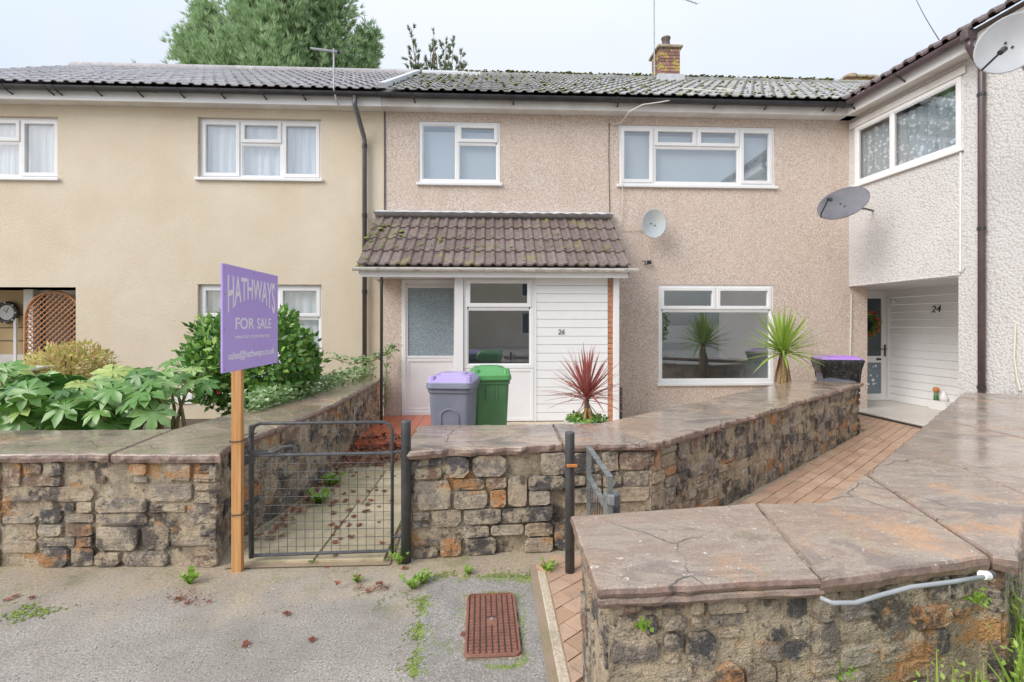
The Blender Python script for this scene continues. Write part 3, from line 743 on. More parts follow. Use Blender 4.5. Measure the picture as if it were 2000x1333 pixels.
# ---------------------------------------------------------------- cream house
ch = thing('terraced_house', (-4.6, GY, 0), 'cream rendered terraced house with grey tiled roof and black gutter', 'house')
wallmesh(-9.5, XP, 0, 5.0, GY, [WU0, WU1, WL1, OPEN], .10).build('wall', CREAM, ch)
for W_ in (WU0, WU1, WL1): room(ch, *W_[:4], GY, ROOM)
L3 = [(0,.33,0,1,1),(.33,.67,0,.60,0),(.33,.67,.60,1,1),(.67,1,0,1,1)]
window(ch, *WU0, GY, L3, setb=.06, curtain=NET); window(ch, *WU1, GY, L3, setb=.06, curtain=NET)
window(ch, *WL1, GY, [(0,.36,0,.70,0),(0,.36,.70,1,1),(.36,.64,0,1,0),(.64,1,0,.70,0),(.64,1,.70,1,1)], setb=.06, curtain=NET)
rf = MB().add([(-9.5,EAVE_Y+.1,EAVE_Z),(XP,EAVE_Y+.1,EAVE_Z),(XP,RIDGE_Y,RIDGE_Z-.05),(-9.5,RIDGE_Y,RIDGE_Z-.05),(-9.5,2*RIDGE_Y-EAVE_Y,EAVE_Z),(XP,2*RIDGE_Y-EAVE_Y,EAVE_Z)], [(0,1,2,3),(3,2,5,4)]).build('roof', TILE_L, ch)
tL = tile_mesh('tile', .36, .42, TILE_L, roll=.026, th=.014); tM = tile_mesh('tile', .36, .42, TILE_M, roll=.026, th=.014)
GA = SLOPE/12.0
lay_tiles(rf, tL, .36, GA, V((XP-.36*21-.06, EAVE_Y, EAVE_Z)), V((1,0,0)), UPS, NRM, 21, 12)
for k in range(17):     # ridge
    x1 = XP-.06-.45*k; MB().tube([(x1-.445, RIDGE_Y, RIDGE_Z-.01), (x1, RIDGE_Y, RIDGE_Z-.012)], .115, 12).build('ridge_tile', TILE_L, rf)
# verge strip on the party line
q = MB()
for k in range(2): pass
e0 = V((XP+.02, EAVE_Y, EAVE_Z)) + NRM*.03; e1 = V((XP+.02, RIDGE_Y, RIDGE_Z)) + NRM*.03
q.loft([[p+V((-.05,0,0)), p+V((.05,0,0)), p+V((.05,0,0))+NRM*.075, p+V((-.05,0,0))+NRM*.075] for p in (e0, e1)]).build('verge_strip', LEAD, rf)
MB().box(-9.5, XP-.02, 7.585, 7.61, 4.87, 5.05).build('fascia', UPVC, ch, bevel=.004)
MB().box(-9.5, XP-.02, 7.61, 7.795, 4.878, 4.89).build('soffit', UPVCD, ch)
gutter(ch, -9.4, XP-.03, 7.50, 5.03, BLACK, brackets=[PY(p, 180, 7.5).x for p in (-60, 10, 92, 108, 187, 268, 350, 430, 512, 590)], joints=[PY(300,180,7.5).x])
dx = GX(712, 7.73)
dp = MB().tube([(GX(693,7.5),7.5,4.98),(GX(693,7.5),7.5,4.84),(dx-.01,7.72,4.45),(dx,7.73,4.38),(dx,7.73,0)], .036, 10).build('downpipe', GREYPIPE, ch, smooth=True)
for z_ in (4.3, 3.2, 2.0, .9): MB().tube([(dx,7.73,z_-.03),(dx,7.73,z_+.03)], .043, 10).build('pipe_clip', BLACK, dp)
MB().box(XP-.022, XP+.0, GY-.015, GY+.02, .1, 4.88).build('party_bead', BROWNPIPE, ch)
# recessed porch of the cream house
RY = GY+.75
MB().box(OPEN[0]-.2, OPEN[1]+.2, RY, RY+.1, 0, OPEN[3]+.05).build('porch_back_wall', CREAMW, ch)
MB().box(OPEN[0]-.2, OPEN[1]+.2, GY+.01, RY, OPEN[3], OPEN[3]+.04).build('porch_ceiling', CREAMW, ch)
MB().box(GX(50,GY+.5), GX(69,GY+.5), GY+.46, GY+.56, 0, OPEN[3]-.002).build('porch_post', WHITEP, ch, bevel=.006)
q = MB().ring(GX(72,GY+.6), OPEN[1]+.02, .9, OPEN[3]-.01, GY+.56, GY+.62, .07).build('porch_window', UPVCD, ch)
MB().box(GX(72,GY+.6)+.07, OPEN[1]-.05, GY+.585, GY+.59, .97, OPEN[3]-.08).build('pane', DGLASS, q)
MB().box(GX(-80,RY-.05), GX(40,RY-.05)+.1, RY-.09, RY-.002, .0, .98).build('door_panel', UPVCD, ch)
for z_ in (1.2,1.42,1.64): MB().box(OPEN[0]-.1, GX(48,RY), RY-.012, RY-.001, z_, z_+.012).build('board_line', BRONZE, ch)
MB().box(GX(26,RY-.1), GX(31,RY-.1), RY-.1, RY-.06, .5, 1.75).build('handrail', WHITEP, ch)
# white vent and low green dome at the foot of the wall
q = rect(343, 376, 769, 789); MB().box(q[0], q[1], GY-.02, GY-.001, q[2], q[3]).build('vent_cover', WHITEP, ch, bevel=.004)

# ---------------------------------------------------------------- pink house
ph = thing('terraced_house', (1.8, GY, 0), 'pink pebbledashed terraced house with tiled porch canopy, numbered 26', 'house')
DX0, DX1 = GX(785, 7.42), GX(888, 7.42)
wallmesh(XP+.001, XR, 0, 5.0, GY, [WU2, WU3, WR], .09).build('wall', PINK, ph)
MB().box(XR-.002, XR, GY+.001, GY+.85, 0, 2.3).build('return_wall', PINK, ph)
for W_ in (WU2, WU3): room(ph, *W_[:4], GY, ROOM)
room(ph, *WR[:4], GY, ROOM, 3.2)
window(ph, *WU2, GY, [(0,.47,0,1,0),(.47,1,0,.66,0),(.47,1,.66,1,1)], setb=.012, sky_sheet=SKYTONE)
window(ph, *WU3, GY, [(0,.225,0,1,1),(.225,.775,0,.655,0),(.225,.50,.655,1,1),(.50,.775,.655,1,1),(.775,1,0,1,1)], setb=.012, sky_sheet=SKYTONE)
window(ph, *WR, GY, [(0,1,0,.745,0),(0,.5,.745,1,1),(.5,1,.745,1,1)], setb=.012)
XV = 6.05
rf2 = MB().add([(XP,EAVE_Y+.1,EAVE_Z),(XV,EAVE_Y+.1,EAVE_Z),(XV+4.2,RIDGE_Y,RIDGE_Z-.05),(XP,RIDGE_Y,RIDGE_Z-.05),(XP,2*RIDGE_Y-EAVE_Y,EAVE_Z),(XV+4.2,2*RIDGE_Y-EAVE_Y,EAVE_Z)], [(0,1,2,3),(3,2,5,4)]).build('roof', TILE_M, ph)
ox = XP+.08
lay_tiles(rf2, tM, .36, GA, V((ox, EAVE_Y, EAVE_Z)), V((1,0,0)), UPS, NRM, 33, 12, keep=lambda r_, c_: ox+c_*.36 < XV-.15+.32*r_)
for k in range(25):
    x0 = XP+.1+.45*k; MB().tube([(x0, RIDGE_Y, RIDGE_Z-.01), (x0+.445, RIDGE_Y, RIDGE_Z-.012)], .115, 12).build('ridge_tile', TILE_M if k > 2 else LEAD, rf2)
def blob(m, p, r, fl=.6, n_=6):
    vs_ = [(p[0], p[1], p[2]+r*fl)]
    for h, rr in ((.6,.75),(.0,1.0)):
        for k in range(n_):
            q = 2*PI*(k+rnd()*.6)/n_; k2 = rr*U(.75,1.2)
            vs_.append((p[0]+math.cos(q)*r*k2, p[1]+math.sin(q)*r*k2, p[2]+r*fl*h))
    fs = [(0,1+k,1+(k+1)%n_) for k in range(n_)] + [(1+k,1+n_+k,1+n_+(k+1)%n_,1+(k+1)%n_) for k in range(n_)]
    m.add(vs_, fs)
mo = MB()
for k in range(900):
    x = XP+.9+U(0,9.0); blob(mo, V((x, RIDGE_Y+U(-.10,.02), RIDGE_Z+.085+U(-.03,.015))), U(.015,.045))
for k in range(420):
    t_ = rnd()**1.5; r_ = int(rnd()*12); x = ox + int(rnd()**1.3*26)*.36 + random.choice((.0,.10,.18,.26)) + U(-.03,.03)
    if x > XV-.3+.32*r_: continue
    p = V((x, EAVE_Y, EAVE_Z)) + UPS*(r_*GA + U(-.02,.12)) + NRM*.045; blob(mo, p, U(.012,.04))
mo.build('roof_moss', MOSSR, rf2, kind='stuff')
MB().box(XP-.015, XV-.03, 7.58, 7.605, 4.87, 5.02).build('fascia', UPVCD, ph, bevel=.004)
MB().box(XP-.015, XV-.03, 7.606, 7.795, 4.878, 4.89).build('soffit', UPVCD, ph)
gutter(ph, XP-.02, XV-.1, 7.50, 5.025, BLACK, r=.062, brackets=[PY(p, 195, 7.5).x for p in (806, 1000, 1205, 1395, 1495, 1610, 1632)], joints=[PY(930,195,7.5).x, PY(1205,195,7.5).x])
# chimney
cy = RIDGE_Y-.25; cx0, cx1 = PY(1288,120,cy).x, PY(1328,120,cy).x; zt = PY(1305,94,cy).z
chm = MB().box(cx0+.006, cx1-.006, cy+.006, cy+.55, RIDGE_Z-.5, zt-.004).build('chimney', MORTAR, ph)
bw, bh = .107, .075; bk = MB().box(-.103,.103,-.02,.03,-.032,.032).mesh('brick', CBRICK); bk2 = MB().box(-.02,.03,-.103,.103,-.032,.032).mesh('brick', CBRICK)
wc = cx1-cx0; z_ = RIDGE_Z-.35; r_ = 0
nb = max(2, round(wc/.215)); bws = wc/nb
while z_ < zt-.03:
    for c_ in range(nb + (1 if r_ % 2 else 0)):
        a = cx0 + bws*(c_-(.5 if r_ % 2 else 0)); b = min(cx1, a+bws); a = max(cx0, a)
        inst('brick', bk, chm, frame4(((a+b)/2, cy+.005, z_), V((1,0,0)), V((0,1,0)), V((0,0,1)), ((b-a-.012)/.206, 1, 1)))
    for c_ in range(2): inst('brick', bk2, chm, Matrix.Translation((cx0+.004, cy+.15+.22*c_, z_)))
    z_ += .076; r_ += 1
MB().box(cx0-.06, cx1+.06, cy-.06, cy+.61, zt, zt+.06).build('chimney_cap', MORTAR, chm, bevel=.02)
MB().box(cx0-.07, cx1+.07, cy-.10, cy+.001, RIDGE_Z-.38, RIDGE_Z-.02).build('flashing', LEAD, chm)
pp = PY(1302, 90, cy+.2)
MB().tube([(pp.x,cy+.25,zt+.05),(pp.x,cy+.25,zt+.12),(pp.x,cy+.25,zt+.34),(pp.x,cy+.25,zt+.35),(pp.x,cy+.25,zt+.38)], [.13,.095,.09,.11,.11], 12).build('chimney_pot', simple('sooty_pot', (.24,.20,.18), .8, (.14,.12,.11), 8), chm, smooth=True)

# porch canopy -----------------------------------------------------
PFY = 6.90                 # porch front plane
xl, xr = GX(736, GY), GX(1192, GY)
pe_y, pe_z = 6.68, PY(950, 520, 6.68).z; pt_z = PY(950, 428, GY-.02).z
pps = math.atan2(pt_z-pe_z, GY-.03-pe_y); ups = V((0,math.cos(pps),math.sin(pps))); nr = V((0,-math.sin(pps),math.cos(pps))); SL = (GY-.03-pe_y)/math.cos(pps)
cano = MB().add([(xl,pe_y+.06,pe_z-.012),(xr,pe_y+.06,pe_z-.012),(xr,GY-.005,pt_z),(xl,GY-.005,pt_z),(xl,pe_y+.06,pe_z-.10),(xr,pe_y+.06,pe_z-.10),(xr,GY-.005,pe_z-.10),(xl,GY-.005,pe_z-.10)],
         [(0,1,2,3),(4,5,6,7),(0,1,5,4),(1,2,6,5),(0,3,7,4)]).build('porch_roof', TILE_P, ph)
nct = 13; tw = (xr-xl)/nct
tP = tile_mesh('tile', tw, SL/4+.07, TILE_P, roll=.026, th=.026, seg=5)
lay_tiles(cano, tP, tw, SL/4, V((xl, pe_y, pe_z)), V((1,0,0)), ups, nr, nct, 4)
fl = MB()
N_ = 40
fl.loft([[(xl-.02+(xr-xl+.04)*k/N_, GY-.012, pt_z+.125+.008*math.sin(k*1.7)), (xl-.02+(xr-xl+.04)*k/N_, GY-.03, pt_z+.10), (xl-.02+(xr-xl+.04)*k/N_, GY-.16, pt_z-.0+.07+.008*math.sin(k*3.1)), (xl-.02+(xr-xl+.04)*k/N_, GY-.01, pt_z+.02)] for k in range(N_+1)]).build('lead_flashing', LEAD, cano)
mo = MB()
for k in range(150):
    r_ = random.choice((0,1,1,2,2,3)); s_ = rnd()**1.8
    p = V((xl,pe_y,pe_z)) + V((1,0,0))*(s_*(xr-xl)*.97) + ups*(SL/4*r_ + U(-.01,.12)) + nr*.055
    blob(mo, p, U(.008,.022), .9)
for (px, py) in ((743,456),(748,448),(725,453),(715,478),(724,484),(783,462),(784,472),(860,482),(823,492)):
    t_ = (528-py)/108; p = V((PY(px,py,pe_y+t_*1.0).x, pe_y+(GY-pe_y)*t_, pe_z+(pt_z-pe_z)*t_)) + nr*.05; blob(mo, p, U(.022,.045), .8, 8)
blob(mo, (xl+.02, pe_y-.05, pe_z-.02), .035, 1, 8)
mo.build('moss', MOSS, cano, kind='stuff')
gutter(ph, xl-.06, xr+.10, pe_y-.03, pe_z-.03, GUTW, r=.048, joints=[xl+.25, xl+1.1, xl+2.3, xr-.1])
MB().box(xl+.02, xr-.02, pe_y+.03, pe_y+.055, pe_z-.155, pe_z-.035).build('porch_fascia', UPVC, ph, bevel=.005)
cz_ = pe_z-.12
MB().box(xl+.03, xr-.03, pe_y+.056, 7.5, cz_, cz_+.02).build('porch_soffit', UPVC, ph)
# porch front: post, window, panel, planks, brick pier, end post
fx = {k: GX(k, PFY) for k in (888, 905, 1043, 1048, 1187, 1197, 1208)}
fb = .10
MB().box(fx[888], fx[905], PFY-.03, PFY+.07, fb, cz_-.002).build('corner_post', UPVC, ph, bevel=.006)
zw = PY(975, 720, PFY).z
MB().box(fx[888]+.01, fx[888]+.06, PFY+.071, 7.42, fb, cz_-.002).build('side_panel', UPVC, ph)
window(ph, fx[905]+.002, fx[1043], zw, cz_-.004, PFY, [(0,1,0,.66,0),(0,1,.66,1,1)], sill=False, setb=.0)
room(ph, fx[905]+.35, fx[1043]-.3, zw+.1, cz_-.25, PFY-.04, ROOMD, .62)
lp = MB().box(fx[905]+.002, fx[1043]-.002, PFY+.012, PFY+.05, fb, zw-.002).build('lower_panel', UPVC, ph, bevel=.004)
MB().ring(fx[905]+.003, fx[1043]-.003, fb+.001, zw-.003, PFY+.004, PFY+.02, .045).build('panel_frame', UPVC, lp, bevel=.004)
npl = 17; hz_ = (cz_-fb-.004)/npl
for k in range(npl):
    z0 = fb+hz_*k
    q = MB().add([(fx[1048],PFY+.004,z0+.005),(fx[1187],PFY+.004,z0+.005),(fx[1187],PFY+.000,z0+hz_-.004),(fx[1048],PFY+.000,z0+hz_-.004),(fx[1048],PFY+.009,z0),(fx[1187],PFY+.009,z0),
                 (fx[1048],PFY+.05,z0),(fx[1187],PFY+.05,z0),(fx[1048],PFY+.05,z0+hz_-.003),(fx[1187],PFY+.05,z0+hz_-.003)],
                [(0,1,2,3),(4,5,1,0),(6,7,5,4),(3,2,9,8),(8,9,7,6),(0,3,8,6,4),(1,5,7,9,2)]).build('cladding_plank', CLAD, ph)
MB().box(fx[1043]+.001, fx[1048]-.001, PFY-.006, PFY+.05, fb, cz_-.004).build('plank_trim', UPVC, ph)
pier = MB().box(fx[1187]+.004, fx[1197]-.002, PFY+.012, GY-.01, 0, cz_-.002).build('brick_pier', MORTAR, ph)
bk3 = MB().box(-.5,.5,0,.10,-.031,.031).mesh('brick', BRICK); z_ = .05
while z_ < cz_-.04:
    inst('brick', bk3, pier, frame4(((fx[1187]+fx[1197])/2+.001, PFY+.004, z_), V((1,0,0)), V((0,1,0)), V((0,0,1)), (fx[1197]-fx[1187]-.006,1,1))); z_ += .075
MB().box(fx[1197], fx[1208], PFY-.05, PFY+.05, .02, cz_+.06).build('end_post', UPVC, ph, bevel=.006)
# recessed front door
zt_ = cz_-.002; db = .10
MB().box(GX(750,7.44), DX0-.001, 7.42, GY-.01, 0, zt_).build('porch_side_wall', PINK, ph)
do = MB().ring(DX0, DX1+.05, db, zt_, 7.40, 7.48, .06).build('front_door', UPVC, ph, bevel=.006)
zm = PY(836, 700, 7.42).z; zg = PY(836, 566, 7.42).z
MB().ring(DX0+.055, DX1+.02, zm, zg+.06, 7.415, 7.46, .035).build('glazing_frame', UPVC, do, bevel=.005)
MB().box(DX0+.085, DX1, 7.432, 7.44, zm+.03, zg+.03).build('pane', OBSC, do)
MB().box(DX0+.05, DX1+.02, 7.43, 7.47, db+.05, zm+.001).build('lower_panel', UPVC, do)
MB().ring(DX0+.055, DX1+.02, db+.06, zm-.004, 7.418, 7.432, .05).build('panel_moulding', UPVC, do, bevel=.004)
MB().box(DX0+.05, DX1+.02, 7.43, 7.47, zg+.055, zt_-.05).build('head_panel', UPVC, do)
# porch downpipe, grey stub pipe, facade cables
px_ = GX(745, 6.74); q = MB().tube([(px_,6.74,cz_+.02),(px_,6.74,0)], .022, 8).build('porch_downpipe', BLACK, ph)
q = GX(1212, 7.2); MB().tube([(q,7.2,0),(q,7.2,PY(1212,757,7.2).z)], .03, 8).build('stub_pipe', GREYPIPE, ph)
def facade(px, py, d=.012): p = PY(px, py, GY-d); return p
def cable(name, pts, r, mat, parent): return MB().tube(pts, r, 5).build(name, mat, parent)
cable('cable', [facade(1190,232), facade(1189,300), facade(1191,430), facade(1192,445)], .005, CABLEB, ph)
cable('cable', [facade(1206,240), facade(1213,300,.05), facade(1216,372,.06), facade(1214,452), facade(1255,448,.03)], .005, CABLEW, ph)
cable('cable', [facade(1188,237,.02), facade(1200,244,.03), facade(1215,238,.06), PY(1230,218,7.45), PY(1255,205,7.42), PY(1290,200,7.43), PY(1310,196,7.46)], .010, CABLEW, ph)
cable('cable', [V((PY(1400,180,8.0).x, 8.0, 5.47)), V((PY(1430,190,7.75).x, 7.7, 5.30)), V((PY(1425,200,7.55).x, 7.5, 5.17)), V((PY(1390,198,7.6).x, 7.62, 5.24)), V((PY(1330,180,8.2).x, 8.2, 5.56))], .010, CABLEW, ph)
cable('cable', [facade(1663,575), facade(1662,640), facade(1660,720)], .012, CABLEW, ph)
def text(name, s, size, org, ex, ez, mat, parent, warp=None, align='CENTER', ext=.003, shear=0, sx=1.0, bold=0.0):
    cu = bpy.data.curves.new(name, 'FONT'); cu.body = s; cu.size = size; cu.align_x = align; cu.extrude = ext; cu.shear = shear; cu.offset = bold*size
    to = bpy.data.objects.new(name, cu); COL.objects.link(to)
    dg = bpy.context.evaluated_depsgraph_get(); m = bpy.data.meshes.new_from_object(to.evaluated_get(dg)); bpy.data.objects.remove(to)
    nrm_ = ex.cross(ez)
    pts = [v_.co.copy() for v_ in m.vertices]
    if warp: pts = [warp(p) for p in pts]
    for v_, p in zip(m.vertices, pts): v_.co = V(org) + ex*(p.x*sx) + ez*p.y - nrm_*(-p.z) - ORG[parent]
    m.name = name; m.materials.clear(); m.materials.append(mat)
    o = bpy.data.objects.new(name, m); COL.objects.link(o); o.parent = parent; ORG[o] = ORG[parent]; return o
EX, EZ = V((1,0,0)), V((0,0,1))
q = PY(1096, 653, PFY-.004); text('house_number', '26', .10, q, EX, EZ, PTEXT2, ph, ext=.004, shear=.15)

# ---------------------------------------------------------------- white house on the right
u_dir = -(ray(897, HZ)); u_dir.z = 0; u_dir.normalize()         # from the corner towards the street
v_dir = V((-u_dir.y, u_dir.x, 0))
if v_dir.x < 0: v_dir = -v_dir                                   # into the house
W0 = V((GX(1658, GY), GY, 0))
def WF(p): return W0 + u_dir*p[0] + v_dir*p[1] + V((0,0,p[2]))
def PW(px, py, v_=0.0):
    d = ray(px, py); o0 = CAMP - (W0 + v_dir*v_); t = -o0.dot(v_dir)/d.dot(v_dir); p = CAMP + d*t; return (p-W0).dot(u_dir), p.z
wh = thing('terraced_house', tuple(W0 + v_dir*.5), 'white roughcast house wing with recessed porch, numbered 24', 'house')
u_ar = PW(1872, 545)[0]; zs = PW(1760, 551)[1]; UE = 5.2
ww = (PW(1671,307)[0], PW(1879,215)[0], (PW(1671,364)[1]+PW(1880,287)[1])/2, (PW(1671,251)[1]+PW(1879,147)[1])/2)
wallmesh(-.0, UE, 0, 5.0, 0, [ww, (-.001, u_ar, -.01, zs, .0)], .07).tf(WF).build('wall', ROUGH, wh)
room(wh, *ww, 0, ROOM, 2.0, tf=WF)
window(wh, *ww, 0, [(0,.40,0,1,0),(.40,1,0,1,0)], setb=-.02, curtain=LACE, tf=WF, fr=.06)
MB().box(ww[0]-.1, ww[1]+.06, -.035, -.002, ww[3]+.001, ww[3]+.10).tf(WF).build('lintel_board', UPVCD, wh, bevel=.006)
DYP = 8.62                                                  # plane of the door of 24
dxr = GX(1737, DYP); vin = (V((dxr, DYP, 0))-W0).dot(v_dir); uin = (V((dxr, DYP, 0))-W0).dot(u_dir)
MB().box(uin-.3, u_ar+.02, .001, vin+.2, zs, zs+.05).tf(WF).build('porch_ceiling', UPVC, wh)
MB().box(u_ar, u_ar+.12, .003, vin+.2, 0, zs+.02).tf(WF).build('porch_jamb', UPVC, wh)
sf = MB().add([(XR+.0,7.74,.07),(XR+.0,8.9,.07),(dxr+.1,8.9,.07), WF((u_ar-.0,vin,.07)), WF((u_ar-.0,.0,.07)), WF((.05,-.0,.07))], [(0,1,2,3,4,5)])
MB().loft([[V((XR-.35,7.76,z_)), V((XR-.35,8.95,z_)), V((dxr+.15,8.95,z_)), WF((u_ar-.003,vin+.05,z_)), WF((u_ar-.003,.03,z_)), WF((.06,.02,z_))] for z_ in (0,.075)]).build('porch_step', PORCHFL, wh, bevel=.008)
MB().box(.05, u_ar+.0, -.03, .012, .0, .055).tf(WF).build('step_edging', BLACK, wh)
npl = 15; hz_ = (zs-.078)/npl
for k in range(npl):
    z0 = .078+hz_*k
    MB().add([(uin,vin-.005,z0+.005),(u_ar-.001,vin-.005,z0+.005),(u_ar-.001,vin-.009,z0+hz_-.005),(uin,vin-.009,z0+hz_-.005),(uin,vin-.000,z0),(u_ar-.001,vin-.000,z0),(uin,vin+.03,z0),(u_ar-.001,vin+.03,z0),(uin,vin+.03,z0+hz_-.003),(u_ar-.001,vin+.03,z0+hz_-.003)],
             [(0,1,2,3),(4,5,1,0),(6,7,5,4),(3,2,9,8),(8,9,7,6),(0,3,8,6,4),(1,5,7,9,2)]).tf(WF).build('cladding_plank', CLAD, wh)
uq, zq = PW(1827, 604, vin-.02); text('house_number', '24', .16, WF((uq, vin-.014, zq-.055)), -u_dir*-1, EZ, PTEXT, wh, ext=.004, shear=.2)
# door 24
dr0 = dxr-.98
dz1 = PY(1715, 560, DYP).z
do = MB().ring(dr0, dxr-.002, .078, zs-.002, DYP-.03, DYP+.06, .055).build('front_door', UPVC, wh, bevel=.006)
MB().ring(dr0+.055, dxr-.06, .10, PY(1715,573,DYP).z, DYP-.012, DYP+.04, .10).build('door_leaf', UPVC, do, bevel=.008)
MB().box(dr0+.05, dxr-.055, DYP, DYP+.03, PY(1715,573,DYP).z-.001, zs-.05).build('head_panel', UPVC, do)
zmid = PY(1715, 702, DYP).z
MB().box(dr0+.14, dxr-.15, DYP-.01, DYP+.035, zmid-.06, zmid+.06).build('mid_rail', UPVC, do)
MB().box(dr0+.15, dxr-.158, DYP+.005, DYP+.015, zmid+.055, PY(1715,573,DYP).z-.09).build('pane', DGLASS, do)
pl = MB().box(dr0+.15, dxr-.158, DYP+.005, DYP+.015, .19, zmid-.055).build('lower_pane', SGLASS, do)
st = MB()
for k in range(16):
    cx, cz2, rr = U(dr0+.5, dxr-.19), U(.25, zmid-.12), random.choice((.018,.03,.045))
    vs_ = [(cx+rr*(1 if j % 2 == 0 else .45)*math.sin(PI*j/5), DYP+.003, cz2+rr*(1 if j % 2 == 0 else .45)*math.cos(PI*j/5)) for j in range(10)]; st.add(vs_, [tuple(range(10))])
st.build('star_stickers', LETTER, pl)
MB().box(dxr-.26, dxr-.17, DYP-.018, DYP-.008, zmid-.02, zmid+.02).build('letterbox', BLACK, do)
hx = dxr-.10; zh = PY(1725,685,DYP).z
q = MB().box(hx-.014, hx+.014, DYP-.024, DYP-.010, zh-.11, zh+.11); q.tube([(hx,DYP-.02,zh+.03),(hx,DYP-.06,zh+.03),(hx-.11,DYP-.06,zh+.03)], .010, 6); q.build('handle', BLACK, do)
p = WF(PW(1745,590,vin-.04)[0:1] + (vin-.04,) + PW(1745,590,vin-.04)[1:2])
MB().tube([p-V((0,0,.05)), p-V((0,0,.03)), p+V((0,0,.02)), p+V((0,0,.05))], [.02,.045,.045,.02], 10).build('porch_light', WHITEP, wh, smooth=True)
# eaves of the white house
zf0 = PW(1660,232,-.2)[1]; 
MB().box(-.03, UE, -.215, -.19, 4.87, 5.03).tf(WF).build('fascia', UPVC, wh, bevel=.004)
MB().box(-.03, UE, -.19, -.002, 4.878, 4.89).tf(WF).build('soffit', UPVCD, wh)
ug = PW(1893, 100, -.3)[0]
def GF(p): return WF((p[0], p[1], p[2]))
prof = [(.058*math.cos(PI+PI*k/8), .058*math.sin(PI+PI*k/8)) for k in range(9)] + [(.052*math.cos(2*PI-PI*k/8), .052*math.sin(2*PI-PI*k/8)) for k in range(9)]
gg = MB().loft([[(u_, -.30+p[0], 5.03+p[1]) for p in prof] for u_ in (.22, ug)]).tf(WF).build('gutter', BROWNPIPE, wh)
for u_ in (.35, PW(1755,158,-.3)[0]): MB().tube([(u_,-.36,5.02),(u_,-.33,4.97),(u_+.01,-.28,4.955),(u_+.02,-.21,4.90)], .011, 6).tf(WF).build('bracket', BLACK, gg)
MB().box(ug-.06, ug+.04, -.37, -.23, 4.94, 5.07).tf(WF).build('gutter_outlet', BROWNPIPE, gg, bevel=.02)
udp = PW(1917, 500, -.06)[0]
dp = MB().tube([(ug,-.30,4.95),(ug,-.30,4.86),(udp,-.06,4.66),(udp,-.06,4.58),(udp,-.06,0)], .037, 10).tf(WF).build('downpipe', BROWNPIPE, wh, smooth=True)
for py in (185, 447, 757): MB().tube([(udp,-.06,PW(1917,py,-.06)[1]-.02),(udp,-.06,PW(1917,py,-.06)[1]+.02)], .045, 10).tf(WF).build('pipe_clip', BLACK, dp)
MB().tube([(PW(1886,300)[0],-.004,4.88),(PW(1886,300)[0],-.004,zs+.10),(PW(1876,530)[0],-.004,zs+.02),(.02,-.004,zs+.008)], .010, 6).tf(WF).build('render_bead', ROUGH, wh)
MB().tube([(PW(1878,300)[0],-.012,ww[2]-.05),(PW(1877,520)[0],-.012,zs+.06)], .014, 6).tf(WF).build('white_conduit', UPVC, wh)
MB().tube([(.1,-.008,ww[3]+.13),(PW(1870,125)[0],-.008,ww[3]+.13),(PW(1883,120)[0],-.008,4.86)], .008, 5).tf(WF).build('cable', CABLEW, wh)
MB().tube([(PW(1985,680)[0],-.012,1.5),(PW(1985,720)[0],-.03,1.1),(PW(1990,760)[0],-.02,.85),(PW(1996,770)[0],-.02,.72)], .012, 6).tf(WF).build('cable', CABLEW, wh)
pw = R(29); upw = (v_dir*math.cos(pw) + V((0,0,math.sin(pw)))).normalized(); nw = (-v_dir*math.sin(pw) + V((0,0,math.cos(pw)))).normalized(); acw = -u_dir
if acw.cross(upw).dot(nw) < 0: acw = u_dir
rf3 = MB().add([WF((-3.8,3.4,7.10)), WF((-.15,-.25,5.07)), WF((UE,-.25,5.07)), WF((UE,3.4,7.10)), WF((UE,7,5.1)), WF((-3.8,7,5.1))], [(0,1,2,3),(0,3,4,5)]).build('roof', TILE_W, wh)
tW = tile_mesh('tile', .36, .42, TILE_W, roll=.04, th=.03)
o0 = WF((UE,-.34,5.06)) if acw.dot(u_dir) < 0 else WF((-.2,-.34,5.06))
lay_tiles(rf3, tW, .36, .35, o0, acw, upw, nw, 15, 4)

# ================================================================== SATELLITE DISHES
def dish(label, c, nrm_, upv, rx, ry, mat, wallpt, lnb=True, armoff=None):
    t = thing('satellite_dish', tuple(wallpt), label, 'satellite dish')
    nz_ = nrm_.normalized(); ex_ = upv.cross(nz_).normalized(); ey_ = nz_.cross(ex_)
    m = MB(); NR, NA = 6, 28; rings = []
    def P(r_, a, o): return c + ex_*(math.cos(a)*rx*r_) + ey_*(math.sin(a)*ry*r_) + nz_*((r_*r_-1)*.055+o)
    rings = [[P(r_, 2*PI*k/NA, 0) for k in range(NA)] for r_ in (.05,.3,.55,.8,.95,1.0)] + [[P(1.0, 2*PI*k/NA, -.012) for k in range(NA)]] + [[P(r_, 2*PI*k/NA, -.012) for k in range(NA)] for r_ in (.7,.3,.05)]
    m.loft(rings).build('reflector', mat, t, smooth=True)
    for s in (-.035,.035): MB().tube([c+ex_*s-nz_*.052, c+ex_*s-nz_*.040], .010, 8).build('bolt', BLACK, t)
    q = MB().tube([c - nz_*.07, c - nz_*.10, V(wallpt)+(c-V(wallpt))*.25, V(wallpt)], .016, 6); q.build('mount', BLACK, t)
    if lnb:
        f0 = c - ey_*ry*.98; f1 = c - ey_*ry*1.02 + nz_*.30 + ey_*.05
        MB().tube([f0-nz_*.02, f0+nz_*.06-ey_*.03, f1], .010, 6).build('feed_arm', BLACK, t)
        MB().tube([f1, f1+ey_*.05-nz_*.03, f1+ey_*.07-nz_*.06], [.024,.028,.022], 10).build('feed_horn', BLACK, t)
    return t
c_ = PY(1278, 437, GY-.28)
dish('pale grey satellite dish without feed arm on the pink wall', c_, V((.14,-.95,.12)), V((.42,0,1)), .205, .245, DISHG, PY(1282,445,GY-.002), lnb=False)
